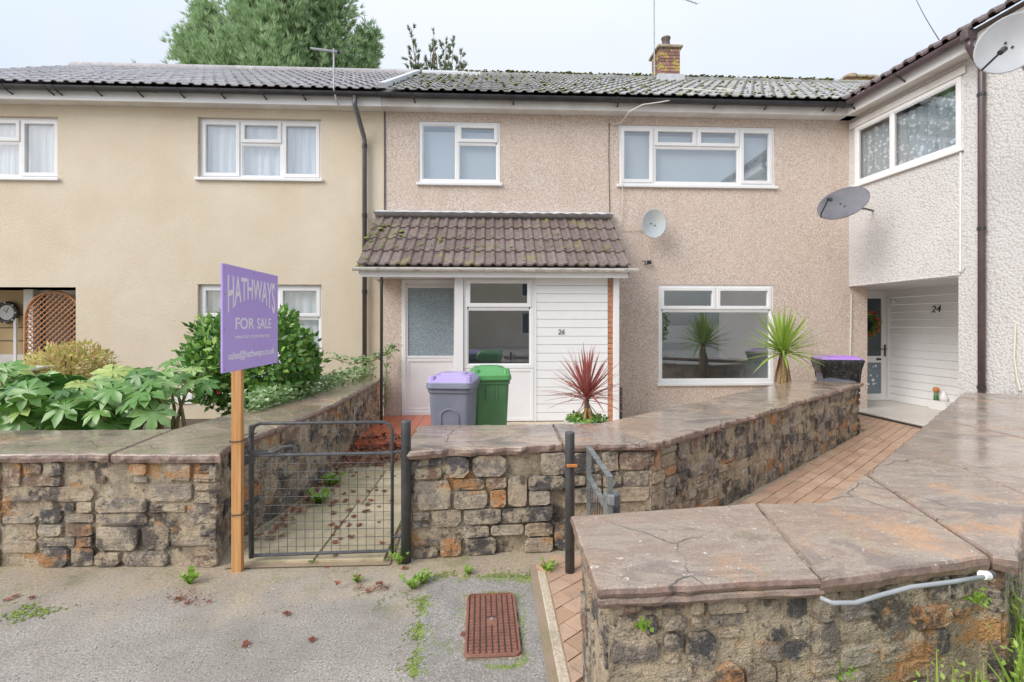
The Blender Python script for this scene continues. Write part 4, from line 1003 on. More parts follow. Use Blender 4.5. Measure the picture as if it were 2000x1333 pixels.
lt = thing('feed_bracket', tuple(PY(1266,514,GY-.05)), 'small black loose feed hanging on a cable beneath the pale grey dish', 'bracket')
q = PY(1268,514,GY-.06); MB().box(q.x-.035,q.x+.035,q.y-.02,q.y+.02,q.z-.02,q.z+.04).build('body', BLACK, lt, bevel=.008)
MB().tube([q+V((-.03,0,-.02)), q+V((-.07,-.01,-.035)), q+V((-.06,-.01,.02)), q+V((-.12,-.01,.03))], .009, 6).build('clip', BLACK, lt)
MB().tube([q+V((0,0,.04)), q+V((-.005,0,.16)), q+V((-.03,0,.28)), q+V((-.005,-.04,.40))], .006, 5).build('cable', CABLEW, lt)
u1, z1 = PW(1705, 412); wp = WF((u1, -.002, z1))
c_ = PT(1647, 396, 7.05); dish('dark grey satellite dish with feed arm on the white wing', c_, V((-.25,-.62,.46)), V((.80,.12,.42)), .25, .41, DISHD, wp)
u1, z1 = PW(2010, 150); wp = WF((u1, -.002, z1))
c_ = PT(1975, 84, 4.55); dish('pale satellite dish high beside the brown downpipe of the white house', c_, V((-.35,-.62,-.05)), V((.55,0,.5)), .245, .29, DISHL, wp)

# ================================================================== AERIALS, WIRES, FAR CHIMNEY
a0 = PY(661, 205, 7.55); a1 = PY(656, 103, 7.55)
ta = thing('tv_aerial', tuple(a0), 'white log periodic aerial on a thin mast above the cream house gutter', 'aerial')
MB().tube([a0, a0+V((-.02,-.05,.06)), V((a1.x,7.45,a0.z+.2)), V((a1.x,7.45,a1.z))], .013, 8).build('mast', DISHL, ta)
e0, e1 = PY(607, 95, 7.5), PY(662, 102, 7.45); dd = (e1-e0)
q = MB().tube([e0, e1], .016, 6); q.build('boom', DISHL, ta)
for k in range(12):
    p = e0 + dd*(k+.3)/12; h = .05+.004*k; MB().tube([p-V((0,h*1.2,h*.45)), p+V((0,h*1.2,h*.45))], .005, 5).build('element', DISHL, ta)
MB().tube([e1+V((-.02,0,0)), e1+V((.03,0,.0))], .03, 8).build('end_cap', BLACK, ta)
m0 = PY(1281, 140, cy); m1 = PY(1280, -60, cy)
ta = thing('tv_aerial', (m0.x, cy+.1, m0.z-.4), 'tall thin aerial mast strapped to the lichened brick chimney', 'aerial')
MB().tube([(m0.x, cy+.1, m0.z-.45), (m0.x, cy+.1, m0.z), (m1.x, cy+.1, m1.z)], .017, 8).build('mast', GALV, ta)
e0, e1 = PY(1300, -14, cy), PY(1362, 8, cy)
MB().tube([V((m1.x,cy+.1,e0.z+.1)), e0, e1], .011, 6).build('boom', GALV, ta)
for k in range(9): p = e0+(e1-e0)*(k/8.); MB().tube([p-V((.0,.13,.07)), p+V((0,.13,.07))], .005, 5).build('element', GALV, ta)
for z_ in (.0,.25): MB().box(m0.x-.02, cx0+.02, cy+.08, cy+.12, m0.z-.1+z_, m0.z-.07+z_).build('strap', GALV, ta)
# chimney of the house beyond
fy = 14.5; f0, f1 = PY(1655,165,fy), PY(1706,158,fy)
fc = thing('chimney_stack', (f0.x+.3, fy, 5.5), 'low brick chimney stack with slab cap peeping over the lichened ridge', 'chimney')
MB().box(f0.x, f1.x, fy, fy+.7, 5.0, f1.z+.08).build('stack', CBRICK, fc); MB().box(f0.x-.08, f1.x+.1, fy-.08, fy+.8, f1.z+.081, f1.z+.15).build('cap', MORTAR, fc, bevel=.01)
q = PY(1677, 145, fy); MB().tube([(q.x,fy+.35,f1.z+.14),(q.x,fy+.35,f1.z+.28),(q.x,fy+.35,f1.z+.285),(q.x,fy+.35,f1.z+.33)], [.14,.12,.18,.17], 12).build('pot', TERRA, fc)
p0 = WF((PW(1848,100,-.34)[0], -.34, PW(1848,100,-.34)[1])); p1 = PT(1796, 0, 10.5)
pts = [p0 + (p1-p0)*(k/10*2.2) + V((0,0,-.15*math.sin(PI*k/10))) for k in range(11)]
tag(MB().tube(pts, .007, 5).build('telephone_wire', CABLEB, org=p0), 'thin telephone wire running up from the eaves of the white house', 'wire')

# ================================================================== TREES
def spray(m, p, d, L, wd, n_=5, spread=.5):
    for k in range(n_):
        dv = (d + V((U(-1,1),U(-1,1),U(-1,1)))*spread).normalized(); s = dv.cross(V((U(-1,1),U(-1,1),U(-1,1)))).normalized()*wd
        l_ = L*U(.5,1.1); m.add([p-s*.6, p+dv*l_*.45+s, p+dv*l_, p+dv*l_*.45-s], [(0,1,2,3)])
def conifer(base, leaders, label):
    t = thing('cypress_tree', tuple(base), label, 'tree')
    tr = MB(); cr = MB()
    for (ox_, oy_, top, rad) in leaders:
        b = V(base) + V((ox_*.3, oy_*.3, 0)); tip = V((base[0]+ox_, base[1]+oy_, top))
        tr.tube([b, b+(tip-b)*.5, tip], [.22,.13,.02], 8)
        for k in range(250):
            h = 1-rnd()**1.25*.72; h = min(h, .995)
            p = b + (tip-b)*h; rr = rad*(1-h)/.55*(U(.5,1.0) if k % 6 else U(1.05,1.25)) + .3
            a = U(0, 2*PI); el = U(.45,1.15); d = V((math.cos(a)*math.cos(el), math.sin(a)*math.cos(el), math.sin(el)))
            br = [p, p + d*rr*.55 + V((0,0,-.05)), p + d*rr*1.15 + V((0,0,.15))]
            if k % 2 == 0: tr.tube(br, [.03,.02,.006], 4, cap=False)
            ns = int(6+rr*7)
            for s in range(ns):
                f = .25+.8*(s+rnd())/ns; q = br[0]+(br[1]-br[0])*min(1,f*2) if f < .5 else br[1]+(br[2]-br[1])*(f-.5)*2
                spray(cr, q + V((U(-.22,.22),U(-.22,.22),U(-.18,.18))), (d*1.2+V((0,0,.25))).normalized(), .30, .014, 12, .6)
    tr.build('trunk', BARK, t); cr.build('crown', L_CON, t, raw=True); return t
bt = PT(560, HZ, 19)
conifer((bt.x, bt.y, 0), [(0,0,17.0,3.4), (-1.9,.6,15.0,3.0), (-.9,-.8,15.9,3.0), (1.2,.3,16.0,2.5), (2.3,-.3,15.3,2.0), (-3.0,-.5,13.4,2.9), (3.1,.5,13.1,2.0), (.4,-1.2,14.9,2.8), (-3.9,.2,12.4,2.2)], 'large dense green cypress rising behind the grey tiled roof')
bp2 = PT(852, HZ, 17); pt = thing('pine_tree', (bp2.x, bp2.y, 0), 'sparse small pine with see-through crown behind the mossy ridge', 'tree')
tr, cr = MB(), MB(); top = PT(845, 75, 17)
tr.tube([(bp2.x,bp2.y,0),(bp2.x+.1,bp2.y,7),(top.x+.1,bp2.y,9.6),(top.x,bp2.y,top.z)], [.16,.11,.05,.008], 7)
for (px, py) in ((803,66),(799,98),(815,112),(832,120),(846,60),(851,84),(872,78),(866,100),(880,104),(900,98),(893,118),(906,122),(824,134),(858,118),(886,86),(840,96),(812,88)):
    tip = PT(px, py, 17+U(-.6,.6)); st_ = PT(px*.72+852*.28+U(-6,6), 186, 17); mid = st_+(tip-st_)*.5+V((U(-.15,.15),0,-.1))
    tr.tube([st_, mid, tip], [.03,.02,.006], 5)
    for s in range(7):
        f = U(.35,1.02); q = st_+(mid-st_)*min(1,f*2) if f < .5 else mid+(tip-mid)*(f-.5)*2
        sd_ = V((U(-1,1),U(-1,1),U(.1,1))).normalized(); q2 = q + sd_*U(.1,.28); tr.tube([q, q2], [.008,.004], 4, cap=False)
        for e in range(9): spray(cr, q2 + sd_*U(-.1,.06), sd_+V((0,0,.5)), .15, .010, 7, .8)
    for e in range(8): spray(cr, tip+(mid-tip).normalized()*U(0,.2), (tip-mid).normalized(), .16, .010, 7, .6)
tr.build('trunk', BARK, pt); cr.build('crown', L_PINE, pt, raw=True)

# ================================================================== SHRUBS
def leaf(m, p, d, up, L, wd, fold=.15):
    s = d.cross(up).normalized(); u2 = s.cross(d).normalized()
    m.add([p, p+d*L*.4+s*wd+u2*fold*wd, p+d*L, p+d*L*.4-s*wd+u2*fold*wd, p+d*L*.5], [(0,1,4),(1,2,4),(2,3,4),(3,0,4)])
def bush(name, label, cat, base, cen, rad, n_, L, wd, mat, shell=.55, up=.3, trunk=True, bumpy=.25):
    t = thing(name, tuple(base), label, cat); m = MB()
    for k in range(n_):
        d = V((random.gauss(0,1), random.gauss(0,1), random.gauss(0,1))).normalized()
        rr = (shell + (1-shell)*rnd()**.6) * (1 + bumpy*noise.noise(d*2.6+V(cen)))
        p = V((cen[0]+d.x*rad[0]*rr, cen[1]+d.y*rad[1]*rr, cen[2]+d.z*rad[2]*rr))
        if p.z < .05: continue
        dv = (d*.8 + V((U(-1,1),U(-1,1),U(-1,1)))*.8 + V((0,0,up))).normalized()
        leaf(m, p, dv, (d+V((0,0,.5))).normalized(), L*U(.7,1.2), wd*U(.8,1.2))
    m.build('foliage', mat, t, raw=True, kind='stuff')
    tr = MB()
    for k in range(6):
        a = U(0,2*PI); tip = V((cen[0]+math.cos(a)*rad[0]*.6, cen[1]+math.sin(a)*rad[1]*.6, cen[2]+rad[2]*U(.1,.6)))
        tr.tube([V(base)+V((U(-.05,.05),U(-.05,.05),0)), (V(base)+tip)/2+V((U(-.05,.05),0,0)), tip], [.022,.015,.005], 5)
    tr.build('stem', BARK, t); return t
c_ = PT(495, 706, 5.4)
cb = bush('camellia_bush', 'rounded glossy green camellia bush behind the purple sale sign', 'shrub', (c_.x,c_.y,0), c_, (.70,.55,.60), 5200, .085, .026, L_CAM)
fl = MB(); q = PT(428, 766, 4.92)
for k in range(7): leaf(fl, q, V((math.cos(k*.9),-.6,math.sin(k*.9))).normalized(), V((0,-1,0)), .028, .016)
fl.build('flower', REDFL, cb)
c_ = PT(598, 708, 6.2); bush('leggy_shrub', 'thin olive brown shrub in front of the ground floor window', 'shrub', (c_.x,c_.y,0), c_, (.16,.16,.40), 1500, .06, .006, L_OLIVE, .2, 1.2)
c_ = PT(140, 712, 5.6); bush('azalea_shrub', 'yellowing low shrub beside the arched trellis', 'shrub', (c_.x,c_.y,0), c_, (.42,.3,.24), 1500, .07, .014, L_YEL, .5, .5)
# fatsia: each palmate leaf a part
def fatsia_mesh(seed):
    random.seed(seed); m = MB(); nl = 8; v_ = [V((0,0,0))]; fs = []
    for k in range(nl):
        a = R(-150+300*k/(nl-1)); ln = (.75+.30*math.cos(a*.6))*U(.85,1.05); d = V((math.sin(a), math.cos(a), 0)); s = V((d.y,-d.x,0))
        b = len(v_)
        v_ += [d*ln*.42 - s*.15, d*ln*.68 - s*.19 + V((0,0,-.04)), d*ln*1.0 + V((0,0,-.20)), d*ln*.68 + s*.19 + V((0,0,-.04)), d*ln*.42 + s*.15, d*ln*.62 + V((0,0,-.075))]
        fs += [(0,b,b+5),(b,b+1,b+5),(b+1,b+2,b+5),(b+2,b+3,b+5),(b+3,b+4,b+5),(b+4,0,b+5)]
        if k: fs.append((0, b-2, b))
    return m.add(v_, fs).raw('leaf', FATSIA, True)
fm = [fatsia_mesh(s) for s in range(4)]; random.seed(5)
fb_ = PT(150, 800, 4.35); ft = thing('fatsia_plant', (fb_.x, fb_.y, 0), 'large leaved fatsia plant hanging over the left garden wall', 'plant')
def fat_leaf(px, py, t, size, tilt=None):
    p = PT(px, py, t); az = U(0, 2*PI); ti = U(.3,.95) if tilt is None else tilt
    M4 = Matrix.Translation(p) @ Matrix.Rotation(U(-.5,.5)+ (0 if rnd() < .75 else PI), 4, 'Z') @ Matrix.Rotation(ti, 4, 'X') @ Matrix.Rotation(PI+U(-.5,.5), 4, 'Z') @ Matrix.Rotation(U(-.25,.25), 4, 'Y') @ Matrix.Scale(size, 4)
    inst('leaf', random.choice(fm), ft, M4); return p
stems = MB()
for k in range(135):
    px = U(-30, 300); top = 712 + 30*abs(math.sin(px*.012)) ; py = U(top, 838); t = U(3.95, 4.9) - (py-712)*.002
    p = fat_leaf(px, py, t, U(.10,.22))
    if k % 2 == 0: stems.tube([p, p+V((U(-.06,.06),.1,-.16)), V((p.x*.75+fb_.x*.25, fb_.y+U(-.2,.2), .0))], [.006,.010,.016], 5)
for (px, py) in ((185,795),(195,800),(110,810),(60,790),(150,830),(40,820),(220,830)): fat_leaf(px, py, 3.85, .22, .95)
for (px, py, sz) in ((335,705,.14),(322,728,.15),(352,735,.15),(305,738,.16),(362,755,.14),(335,762,.15),(385,742,.15),(402,752,.14),(300,762,.16),(268,745,.16),(318,785,.13),(375,722,.13)):
    fat_leaf(px, py, U(4.4,4.8), sz)
for (a, b) in (((335,765),(338,832)),((318,770),(316,830)),((345,760),(360,830)),((300,770),(308,836)),((372,750),(345,828))):
    p, q = PT(*a, 4.6), PT(*b, 4.6); stems.tube([p, (p+q)/2+V((U(-.02,.02),0,0)), V((q.x,q.y,q.z)), V((q.x,q.y,0))], [.012,.014,.018,.02], 6)
stems.build('stem', GSTEM, ft, smooth=True)
# ivy on the wall top and climbing sprigs
def trail(name, label, pts, base, n_, L, mat, sp):
    t = thing(name, tuple(base), label, 'ivy'); m = MB(); st_ = MB(); pts = [V(p) for p in pts]
    st_.tube(pts, .006, 5)
    for k in range(n_):
        f = rnd()*(len(pts)-1); i = int(f); p = pts[i] + (pts[i+1]-pts[i])*(f-i) + V((U(-1,1)*sp[0],U(-1,1)*sp[1],U(-.15,1)*sp[2]))
        leaf(m, p, V((U(-1,1),U(-1,.4),U(-.4,.8))).normalized(), V((0,-.5,1)), L*U(.6,1.2), L*.45)
    m.build('foliage', mat, t, raw=True, kind='stuff'); st_.build('stem', GSTEM, t)
P7 = lambda px, py, z_=ZC+.02: PZ(px, py, z_)
trail('ivy', 'variegated ivy creeping along the coping beneath the camellia bush', [P7(480,800), P7(540,783), P7(610,763), P7(660,748), P7(720,732)], P7(540,783), 1500, .05, L_IVY, (.14,.16,.14))
trail('climbing_sprig', 'spindly leafy sprig beside the porch downpipe', [PT(648,700,6.9), PT(690,712,6.9), PT(730,705,6.95), PT(752,692,7.0), PT(776,682,7.05)], PT(735,745,6.9), 260, .05, L_IVY, (.07,.07,.09))
trail('climbing_sprig', 'vertical sprig growing up the pink wall behind the thin black pipe', [PT(752,800,7.2), PT(753,760,7.2), PT(755,720,7.2), PT(756,690,7.2)], PT(752,820,7.2), 120, .045, L_IVY, (.05,.04,.04))
# cordylines
def blade_mesh(mat, droop, wd=.018, L=1.0):
    m = MB(); n_ = 7; v_ = []
    for k in range(n_+1):
        f = k/n_; wv = wd*(.55+.45*math.sin(min(1,f*1.6)*PI*.5))*(1-max(0,f-.25)/.75)**.8 + .0015
        x = f*L*(1-droop*.18*f); z_ = -droop*.55*f*f*L
        v_ += [V((x,-wv,z_+wv*.35)), V((x,0,z_)), V((x,wv,z_+wv*.35))]
    fs = []
    for k in range(n_):
        a = 3*k; fs += [(a,a+3,a+4,a+1),(a+1,a+4,a+5,a+2)]
    return m.add(v_, fs).raw('blade', mat, True)
def cordyline(name, label, base, crown, L, n_, mat, el0, el1, wd, oldmat, nold, cat='plant'):
    t = thing(name, tuple(base), label, cat)
    ms = [blade_mesh(mat, d, wd/L*.5) for d in (.02,.1,.25,.5)]; mo_ = [blade_mesh(oldmat, d, wd/L*.5) for d in (.2,.6)]
    for k in range(n_):
        f = (k+rnd())/n_; el = el0+(el1-el0)*f + U(-.06,.06); az = k*2.39996+U(-.2,.2)
        d_ = min(3, int((1-(el-el0)/(el1-el0+1e-6))*3.4*U(.6,1.1))) if el1 > el0 else 0
        ex_ = V((math.cos(az)*math.cos(el), math.sin(az)*math.cos(el), math.sin(el))); ey_ = V((-math.sin(az), math.cos(az), 0)); ez_ = ex_.cross(ey_)
        s = L*U(.8,1.08)
        inst('blade', ms[max(0,d_)], t, frame4(crown+V((0,0,U(-.03,.04))), ex_, ey_, ez_, (s,s*.95,s)))
    for k in range(nold):
        el = U(-1.35,-.55); az = k*2.39996
        ex_ = V((math.cos(az)*math.cos(el), math.sin(az)*math.cos(el), math.sin(el))); ey_ = V((-math.sin(az), math.cos(az), 0)); ez_ = ex_.cross(ey_)
        s = L*U(.6,.85); inst('dry_blade', mo_[k%2], t, frame4(crown+V((0,0,-.04-.05*rnd())), ex_, ey_, ez_, (s,s,s)))
    return t
cr_ = PT(1146, 778, 5.2)
rc = cordyline('cordyline', 'spiky red cordyline in a pale pot before the white planks', (cr_.x, cr_.y, 0), cr_, .56, 105, B_RED, .0, 1.5, .036, B_OCH, 12)
MB().tube([(cr_.x,cr_.y,.40),cr_], [.03,.025], 8).build('stem', BARK, rc)
MB().tube([(cr_.x,cr_.y,.0),(cr_.x,cr_.y,.02),(cr_.x,cr_.y,.40),(cr_.x,cr_.y,.42),(cr_.x,cr_.y,.45)], [.15,.17,.22,.24,.24], 20).build('pot', POT, rc, smooth=True)
m = MB()
for k in range(260):
    a, r_ = U(0,2*PI), .22*math.sqrt(rnd()); leaf(m, V((cr_.x+math.cos(a)*r_, cr_.y+math.sin(a)*r_, .44+U(0,.05))), V((U(-1,1),U(-1,1),U(.1,.8))).normalized(), V((0,-.4,1)), .05, .018)
m.build('underplanting', L_CAM, rc, raw=True, kind='stuff')
cg = PT(1529, 690, 6.75)
gc = cordyline('cordyline', 'spiky green cordyline with shaggy dry trunk by the pink house window', (cg.x, cg.y, 0), cg, .66, 120, B_GRN, -.2, 1.5, .046, B_TAN, 0)
MB().tube([(cg.x,cg.y,0),(cg.x,cg.y,.8),cg], [.06,.055,.04], 10).build('trunk', BARK, gc)
ms_ = [blade_mesh(B_TAN, d, .03) for d in (.05,.2)]
for k in range(46):
    az = k*2.4; el = -PI/2+U(.06,.28); z0 = cg.z-U(.02,.22)
    ex_ = V((math.cos(az)*math.cos(el), math.sin(az)*math.cos(el), math.sin(el))); ey_ = V((-math.sin(az), math.cos(az), 0)); ez_ = ex_.cross(ey_)
    inst('dry_blade', ms_[k%2], gc, frame4(V((cg.x+math.cos(az)*.04, cg.y+math.sin(az)*.04, z0)), ex_, ey_, ez_, (.5,.5,.5)))

# ================================================================== GATES AND POSTS
def post(label, p, r, h, mat=IRON, tilt=0):
    o = MB().tube([(p.x,p.y,-.03),(p.x+tilt,p.y,h-.012),(p.x+tilt,p.y,h-.004),(p.x+tilt,p.y,h)], [r,r,r,r*.86], 20).build('gate_post', mat, org=(p.x,p.y,0), smooth=False)
    for pl_ in o.data.polygons: pl_.use_smooth = len(pl_.vertices) == 4
    return tag(o, label, 'post')
pr = PZ(793, 1098, 0); post('thick black steel tube post on the hinge side of the closed wire gate', pr, .031, PT(793,820,pr.y).z)
gp = V((pr.x, pr.y, 0)); gl_ = PZ(491, 1098, 0)
post('slim dark post carrying the wooden sale sign stake', gl_, .016, PT(491,826,gl_.y).z)
gy = pr.y; gx0, gx1 = PT(503,HZ,gy).x, PT(768,HZ,gy).x; gz1 = PT(640,823,gy).z; gzm = PT(640,884,gy).z; gz0 = PT(640,1075,gy).z
gate = thing('garden_gate', (gx0, gy, 0), 'closed dark wire mesh garden gate with curved latch on the leafy path', 'gate')
rr = .05
MB().tube([(gx0,gy,gz0),(gx0,gy,gz1-rr),(gx0+rr*.3,gy,gz1-rr*.3),(gx0+rr,gy,gz1),(gx1-rr,gy,gz1),(gx1-rr*.3,gy,gz1-rr*.3),(gx1,gy,gz1-rr),(gx1,gy,gz0)], .0105, 8).build('frame', IRON, gate, smooth=True)
MB().tube([(gx0,gy,gz0),(gx1,gy,gz0+.012)], .0105, 8).build('bottom_rail', IRON, gate); MB().tube([(gx0,gy,gzm),(gx1,gy,gzm+.004)], .011, 8).build('middle_rail', IRON, gate)
nv = 16
for k in range(1, nv): x = gx0+(gx1-gx0)*k/nv; MB().tube([(x,gy,gz0),(x,gy,gzm)], .0019, 5).build('wire', IRON, gate)
for k in range(1, 12): z_ = gz0+(gzm-gz0)*k/12; MB().tube([(gx0,gy-.004,z_),(gx1,gy-.004,z_)], .0017, 5).build('wire', IRON, gate)
lt = MB().box(gx0-.02, gx0+.10, gy-.014, gy-.006, gzm+.008, gzm+.036); lt.tube([(gx0+.10,gy-.01,gzm+.02),(gx0+.14,gy-.012,gzm+.022),(gx0+.20,gy-.014,gzm+.055),(gx0+.25,gy-.014,gzm+.06),(gx0+.28,gy-.014,gzm+.04)], .009, 6); lt.build('latch', IRON, gate)
MB().box(gx0-.045, gx0+.012, gy-.012, gy+.012, gzm-.05, gzm+.0).build('latch_plate', IRON, gate)
for z_ in (gzm+.01, gz0+.10): MB().tube([(gx1,gy,z_),(pr.x-.02,gy,z_)], .010, 6).build('hinge', IRON, gate)
# second gate, nearly edge-on
p1 = PZ(1113, 1126, 0); post('black steel tube post at the middle wall before the brick path', p1, .028, PT(1112,845,p1.y).z)
p2v = V((A_.x+.16, A_.y+.20, 0)); p2 = PT(1195, HZ, 2.33); post('short grey capped post behind the thick right wall coping', V((p2.x,p2.y,0)), .040, PT(1195,962,2.33).z, IRONW)
ga, gb = PT(1150, 860, 2.82), PT(1192, 940, 2.26)
g2 = thing('garden_gate', (gb.x, gb.y, 0), 'narrow flat bar iron gate seen edge-on beside the brick path', 'gate')
gd = V((ga.x-gb.x, ga.y-gb.y, 0)); gL = gd.length; gd.normalize(); gn = V((gd.y,-gd.x,0)); zt2 = .785
def gf(p): return V((gb.x,gb.y,0)) + gd*p[0] + gn*p[1] + V((0,0,p[2]))
MB().ring(0, gL, .06, zt2, -.014, .014, .012).tf(gf).build('frame', IRONW, g2, bevel=.002)
MB().box(.005, gL-.005, -.014, .014, .60, .612).tf(gf).build('middle_rail', IRONW, g2)
for k in range(1,9): MB().tube([(gL*k/9,0,.07),(gL*k/9,0,.60)], .003, 5).tf(gf).build('wire', IRON, g2)
MB().box(-.03, .0, -.012, .012, .66, .70).tf(gf).build('hinge', GALV, g2)
q = PT(1117, 910, p1.y-.03); MB().box(q.x-.03, q.x+.03, q.y-.01, q.y+.012, q.z-.006, q.z+.006).build('catch', ORANGEB, g2)

# ================================================================== FOR-SALE SIGN
sp_ = PT(468, HZ, 2.93); pt_ = sp_.y
sg = thing('sale_sign', (sp_.x, sp_.y, 0), 'purple HATHWAYS FOR SALE board on an orange timber post', 'sign')
zt_ = PT(473, 690, sp_.y).z
bl = PT(428.5, 620, 2.66); br_ = PT(537.5, 620, 3.39)
bx_ = V((br_.x-bl.x, br_.y-bl.y, 0)); bw_ = bx_.length; bx_.normalize(); bn = bx_.cross(EZ)    # towards the viewer
zb, zt2 = PT(430,730,2.66).z, PT(430,514,2.66).z
sh = V((sp_.x,sp_.y,0)) - (bl + bx_*((V((sp_.x,sp_.y,0))-bl).dot(bx_))); 
o0 = V((bl.x, bl.y, 0)) + bn*.012; tpl = (V((sp_.x,sp_.y,0))-o0); sp_ = V((sp_.x,sp_.y,0)) - bn*(tpl.dot(bn)+.045); sg.location = (sp_.x,sp_.y,0); ORG[sg] = V((sp_.x,sp_.y,0))
def sf_(p): return o0 + bx_*p[0] + bn*p[1] + V((0,0,p[2]))
m = MB().box(-.020, .020, -.029, .029, -.02, 1.70).tf(lambda p: sp_ + bx_*p[0] + bn*p[1] + EZ*p[2]); m.build('post', TIMBER, sg, bevel=.003)
bd = MB().box(0, bw_, -.006, .006, zb, zt2).tf(sf_).build('board', PURPLE, sg, bevel=.002)
hb = zt2-zb
def arch(p):
    t = p.x/(bw_*.46); return V((p.x, p.y*(.68+.55*t*t) + hb*.23*(0) , p.z))
def hath(p):
    t = max(-1, min(1, p.x/(bw_*.43))); h = .115+.075*t*t
    return V((p.x, -h*(1-p.y/.1)+.0, p.z))
so = sf_((bw_*.5, .0065, 0))
def ctext(nm, s, size, zc, width, mat=LETTER, warp=None):
    o = text(nm, s, size, sf_((bw_*.5, .0055, zc)), bx_, EZ, mat, bd, warp=warp, ext=.0015, bold=.014)
    co = [ (ORG[o] + v_.co - sf_((bw_*.5,0,zc))).dot(bx_) for v_ in o.data.vertices]
    k = width/(max(co)-min(co)); mid = (max(co)+min(co))/2
    for v_, x in zip(o.data.vertices, co): v_.co += bx_*((x-mid)*k - x)
    return o
o = ctext('lettering', 'HATHWAYS', .1, 0, bw_*.86)
co = [((ORG[o]+v_.co-o0).dot(bx_)-bw_*.5, v_.co.z+ORG[o].z) for v_ in o.data.vertices]; zmx = max(c[1] for c in co)
for v_, (x, z_) in zip(o.data.vertices, co):
    t = x/(bw_*.43); h = hb*(.20+.15*t*t); v_.co.z = zb+hb*.905 - h*(1-z_/zmx) - ORG[o].z
for wd_, a_, b_ in (('FOR', .19, .51), ('SALE', .565, .85)):
    o = ctext('lettering', wd_, hb*.155, zb+hb*.40, bw_*(b_-a_))
    for v_ in o.data.vertices: v_.co += bx_*(bw_*((a_+b_)/2-.5))
ctext('lettering', 'VIEWING STRICTLY BY APPOINTMENT ONLY', hb*.04, zb+hb*.305, bw_*.64)
ctext('lettering', 'sales@hathways.co.uk', hb*.10, zb+hb*.115, bw_*.84)
for (u_, z_) in ((.03,.97),(.5,.97),(.97,.97),(.03,.03),(.5,.46),(.5,.22),(.97,.03),(.03,.72),(.03,.4)): MB().tube([sf_((bw_*u_,.0055,zb+hb*z_)), sf_((bw_*u_,.008,zb+hb*z_))], .006, 8).build('nail', GALV, bd)
for py in (855, 994):
    z_ = PT(473, py, sp_.y).z; x0, x1, y0, y1 = sp_.x-.037, gl_.x+.018, sp_.y-.026, max(gl_.y, sp_.y)+.03
    MB().tube([(x0,y0,z_-.004),(sp_.x+.036,y0,z_),(x1,gl_.y-.02,z_+.012),(x1,y1,z_+.012),(x0,y1,z_),(x0,y0,z_-.004)], .0035, 5).build('cable_tie', CABLEB, sg)

# ================================================================== BINS
def rrect(cx, cy, z_, w_, d_, r_, n_=4):
    pts = []
    for (sx_, sy_, a0_) in ((1,1,0),(-1,1,90),(-1,-1,180),(1,-1,270)):
        for k in range(n_+1):
            a = R(a0_+90*k/n_); pts.append((cx+sx_*(w_/2-r_)+r_*math.cos(a), cy+sy_*(d_/2-r_)+r_*math.sin(a), z_))
    return pts
def bin_(label, p, rot, w_, d_, h, bm, lm, rim, arch=False, group='wheelie bins'):
    t = thing('wheelie_bin', (p.x,p.y,p.z), label, 'bin'); t.rotation_euler = (0,0,rot)
    ORG[t] = V((0,0,0))
    hb_ = h*.89
    MB().loft([rrect(0,.02,.02,w_*.78,d_*.70,.04), rrect(0,.015,.25,w_*.82,d_*.76,.045), rrect(0,0,hb_-.06,w_*.93,d_*.92,.05), rrect(0,0,hb_-.055,w_*.985,d_*.985,.055), rrect(0,0,hb_,w_*.985,d_*.985,.055)]).build('body', bm, t, bevel=.006)
    MB().loft([rrect(0,-.01,hb_-.012,w_*1.05,d_*1.06,.06), rrect(0,-.01,hb_+.045,w_*1.03,d_*1.03,.06)]).build('lid_rim', rim, t, bevel=.008)
    li = MB().loft([rrect(0,0,hb_+.04,w_*1.03,d_*1.02,.06), rrect(0,.01,hb_+.065,w_*.98,d_*.95,.06), rrect(0,.02,h-.018,w_*.86,d_*.80,.06), rrect(0,.02,h-.004,w_*.78,d_*.70,.05)]).build('lid', lm, t, bevel=.008)
    MB().loft([rrect(0,.02,h-.006,w_*.60,d_*.50,.05), rrect(0,.02,h+.010,w_*.54,d_*.42,.05)]).build('lid_panel', lm, li, bevel=.005)
    for s in (-1,1): MB().loft([rrect(s*w_*.40,-d_*.40,hb_+.035,.075,.09,.02), rrect(s*w_*.40,-d_*.38,h-.006,.06,.07,.02)]).build('lid_lug', lm, li, bevel=.005)
    MB().tube([(-w_*.4,d_*.54,hb_-.02),(w_*.4,d_*.54,hb_-.02)], .016, 8).build('handle', bm, t)
    for s in (-1,1): MB().tube([(s*w_*.36,d_*.36,.10),(s*w_*.44,d_*.36,.10)], .10, 16).build('wheel', BLACK, t)
    if arch:
        f0 = -d_*.46; pts = [(-.085,.12),(-.085,hb_*.68)] + [(-.085*math.cos(PI*k/8), hb_*.68+.07*math.sin(PI*k/8)) for k in range(1,8)] + [(.085,hb_*.68),(.085,.12)]
        def yb(z_): f_ = max(0,(z_-.25)/(hb_-.31)); return .015*(1-f_) - (d_*.76*(1-f_)+d_*.92*f_)/2 - .003
        MB().tube([(x, yb(z_), z_) for x, z_ in pts], .009, 6).build('front_moulding', bm, t)
    else:
        for s in (-.05,.05): MB().box(s-.008, s+.008, -d_*.475, -d_*.44, hb_-.22, hb_-.07).build('rib', bm, t)
    return t
pb = PT(887, HZ, 4.85); zg_ = .006
bin_('slate grey wheelie bin with lilac lid and arched front moulding', V((pb.x,pb.y,zg_)), R(-8), .44, .50, PT(887,733,4.75).z, BGREY, BLILAC, BGREY, True)
pg = PT(956, HZ, 5.35)
bin_('green wheelie bin with bright green lid in front of the porch', V((pg.x,pg.y,zg_)), R(6), .41, .50, PT(956,720,5.2).z, BGREEN, BLID, BLID)
pv = PT(1634, HZ, 7.16)
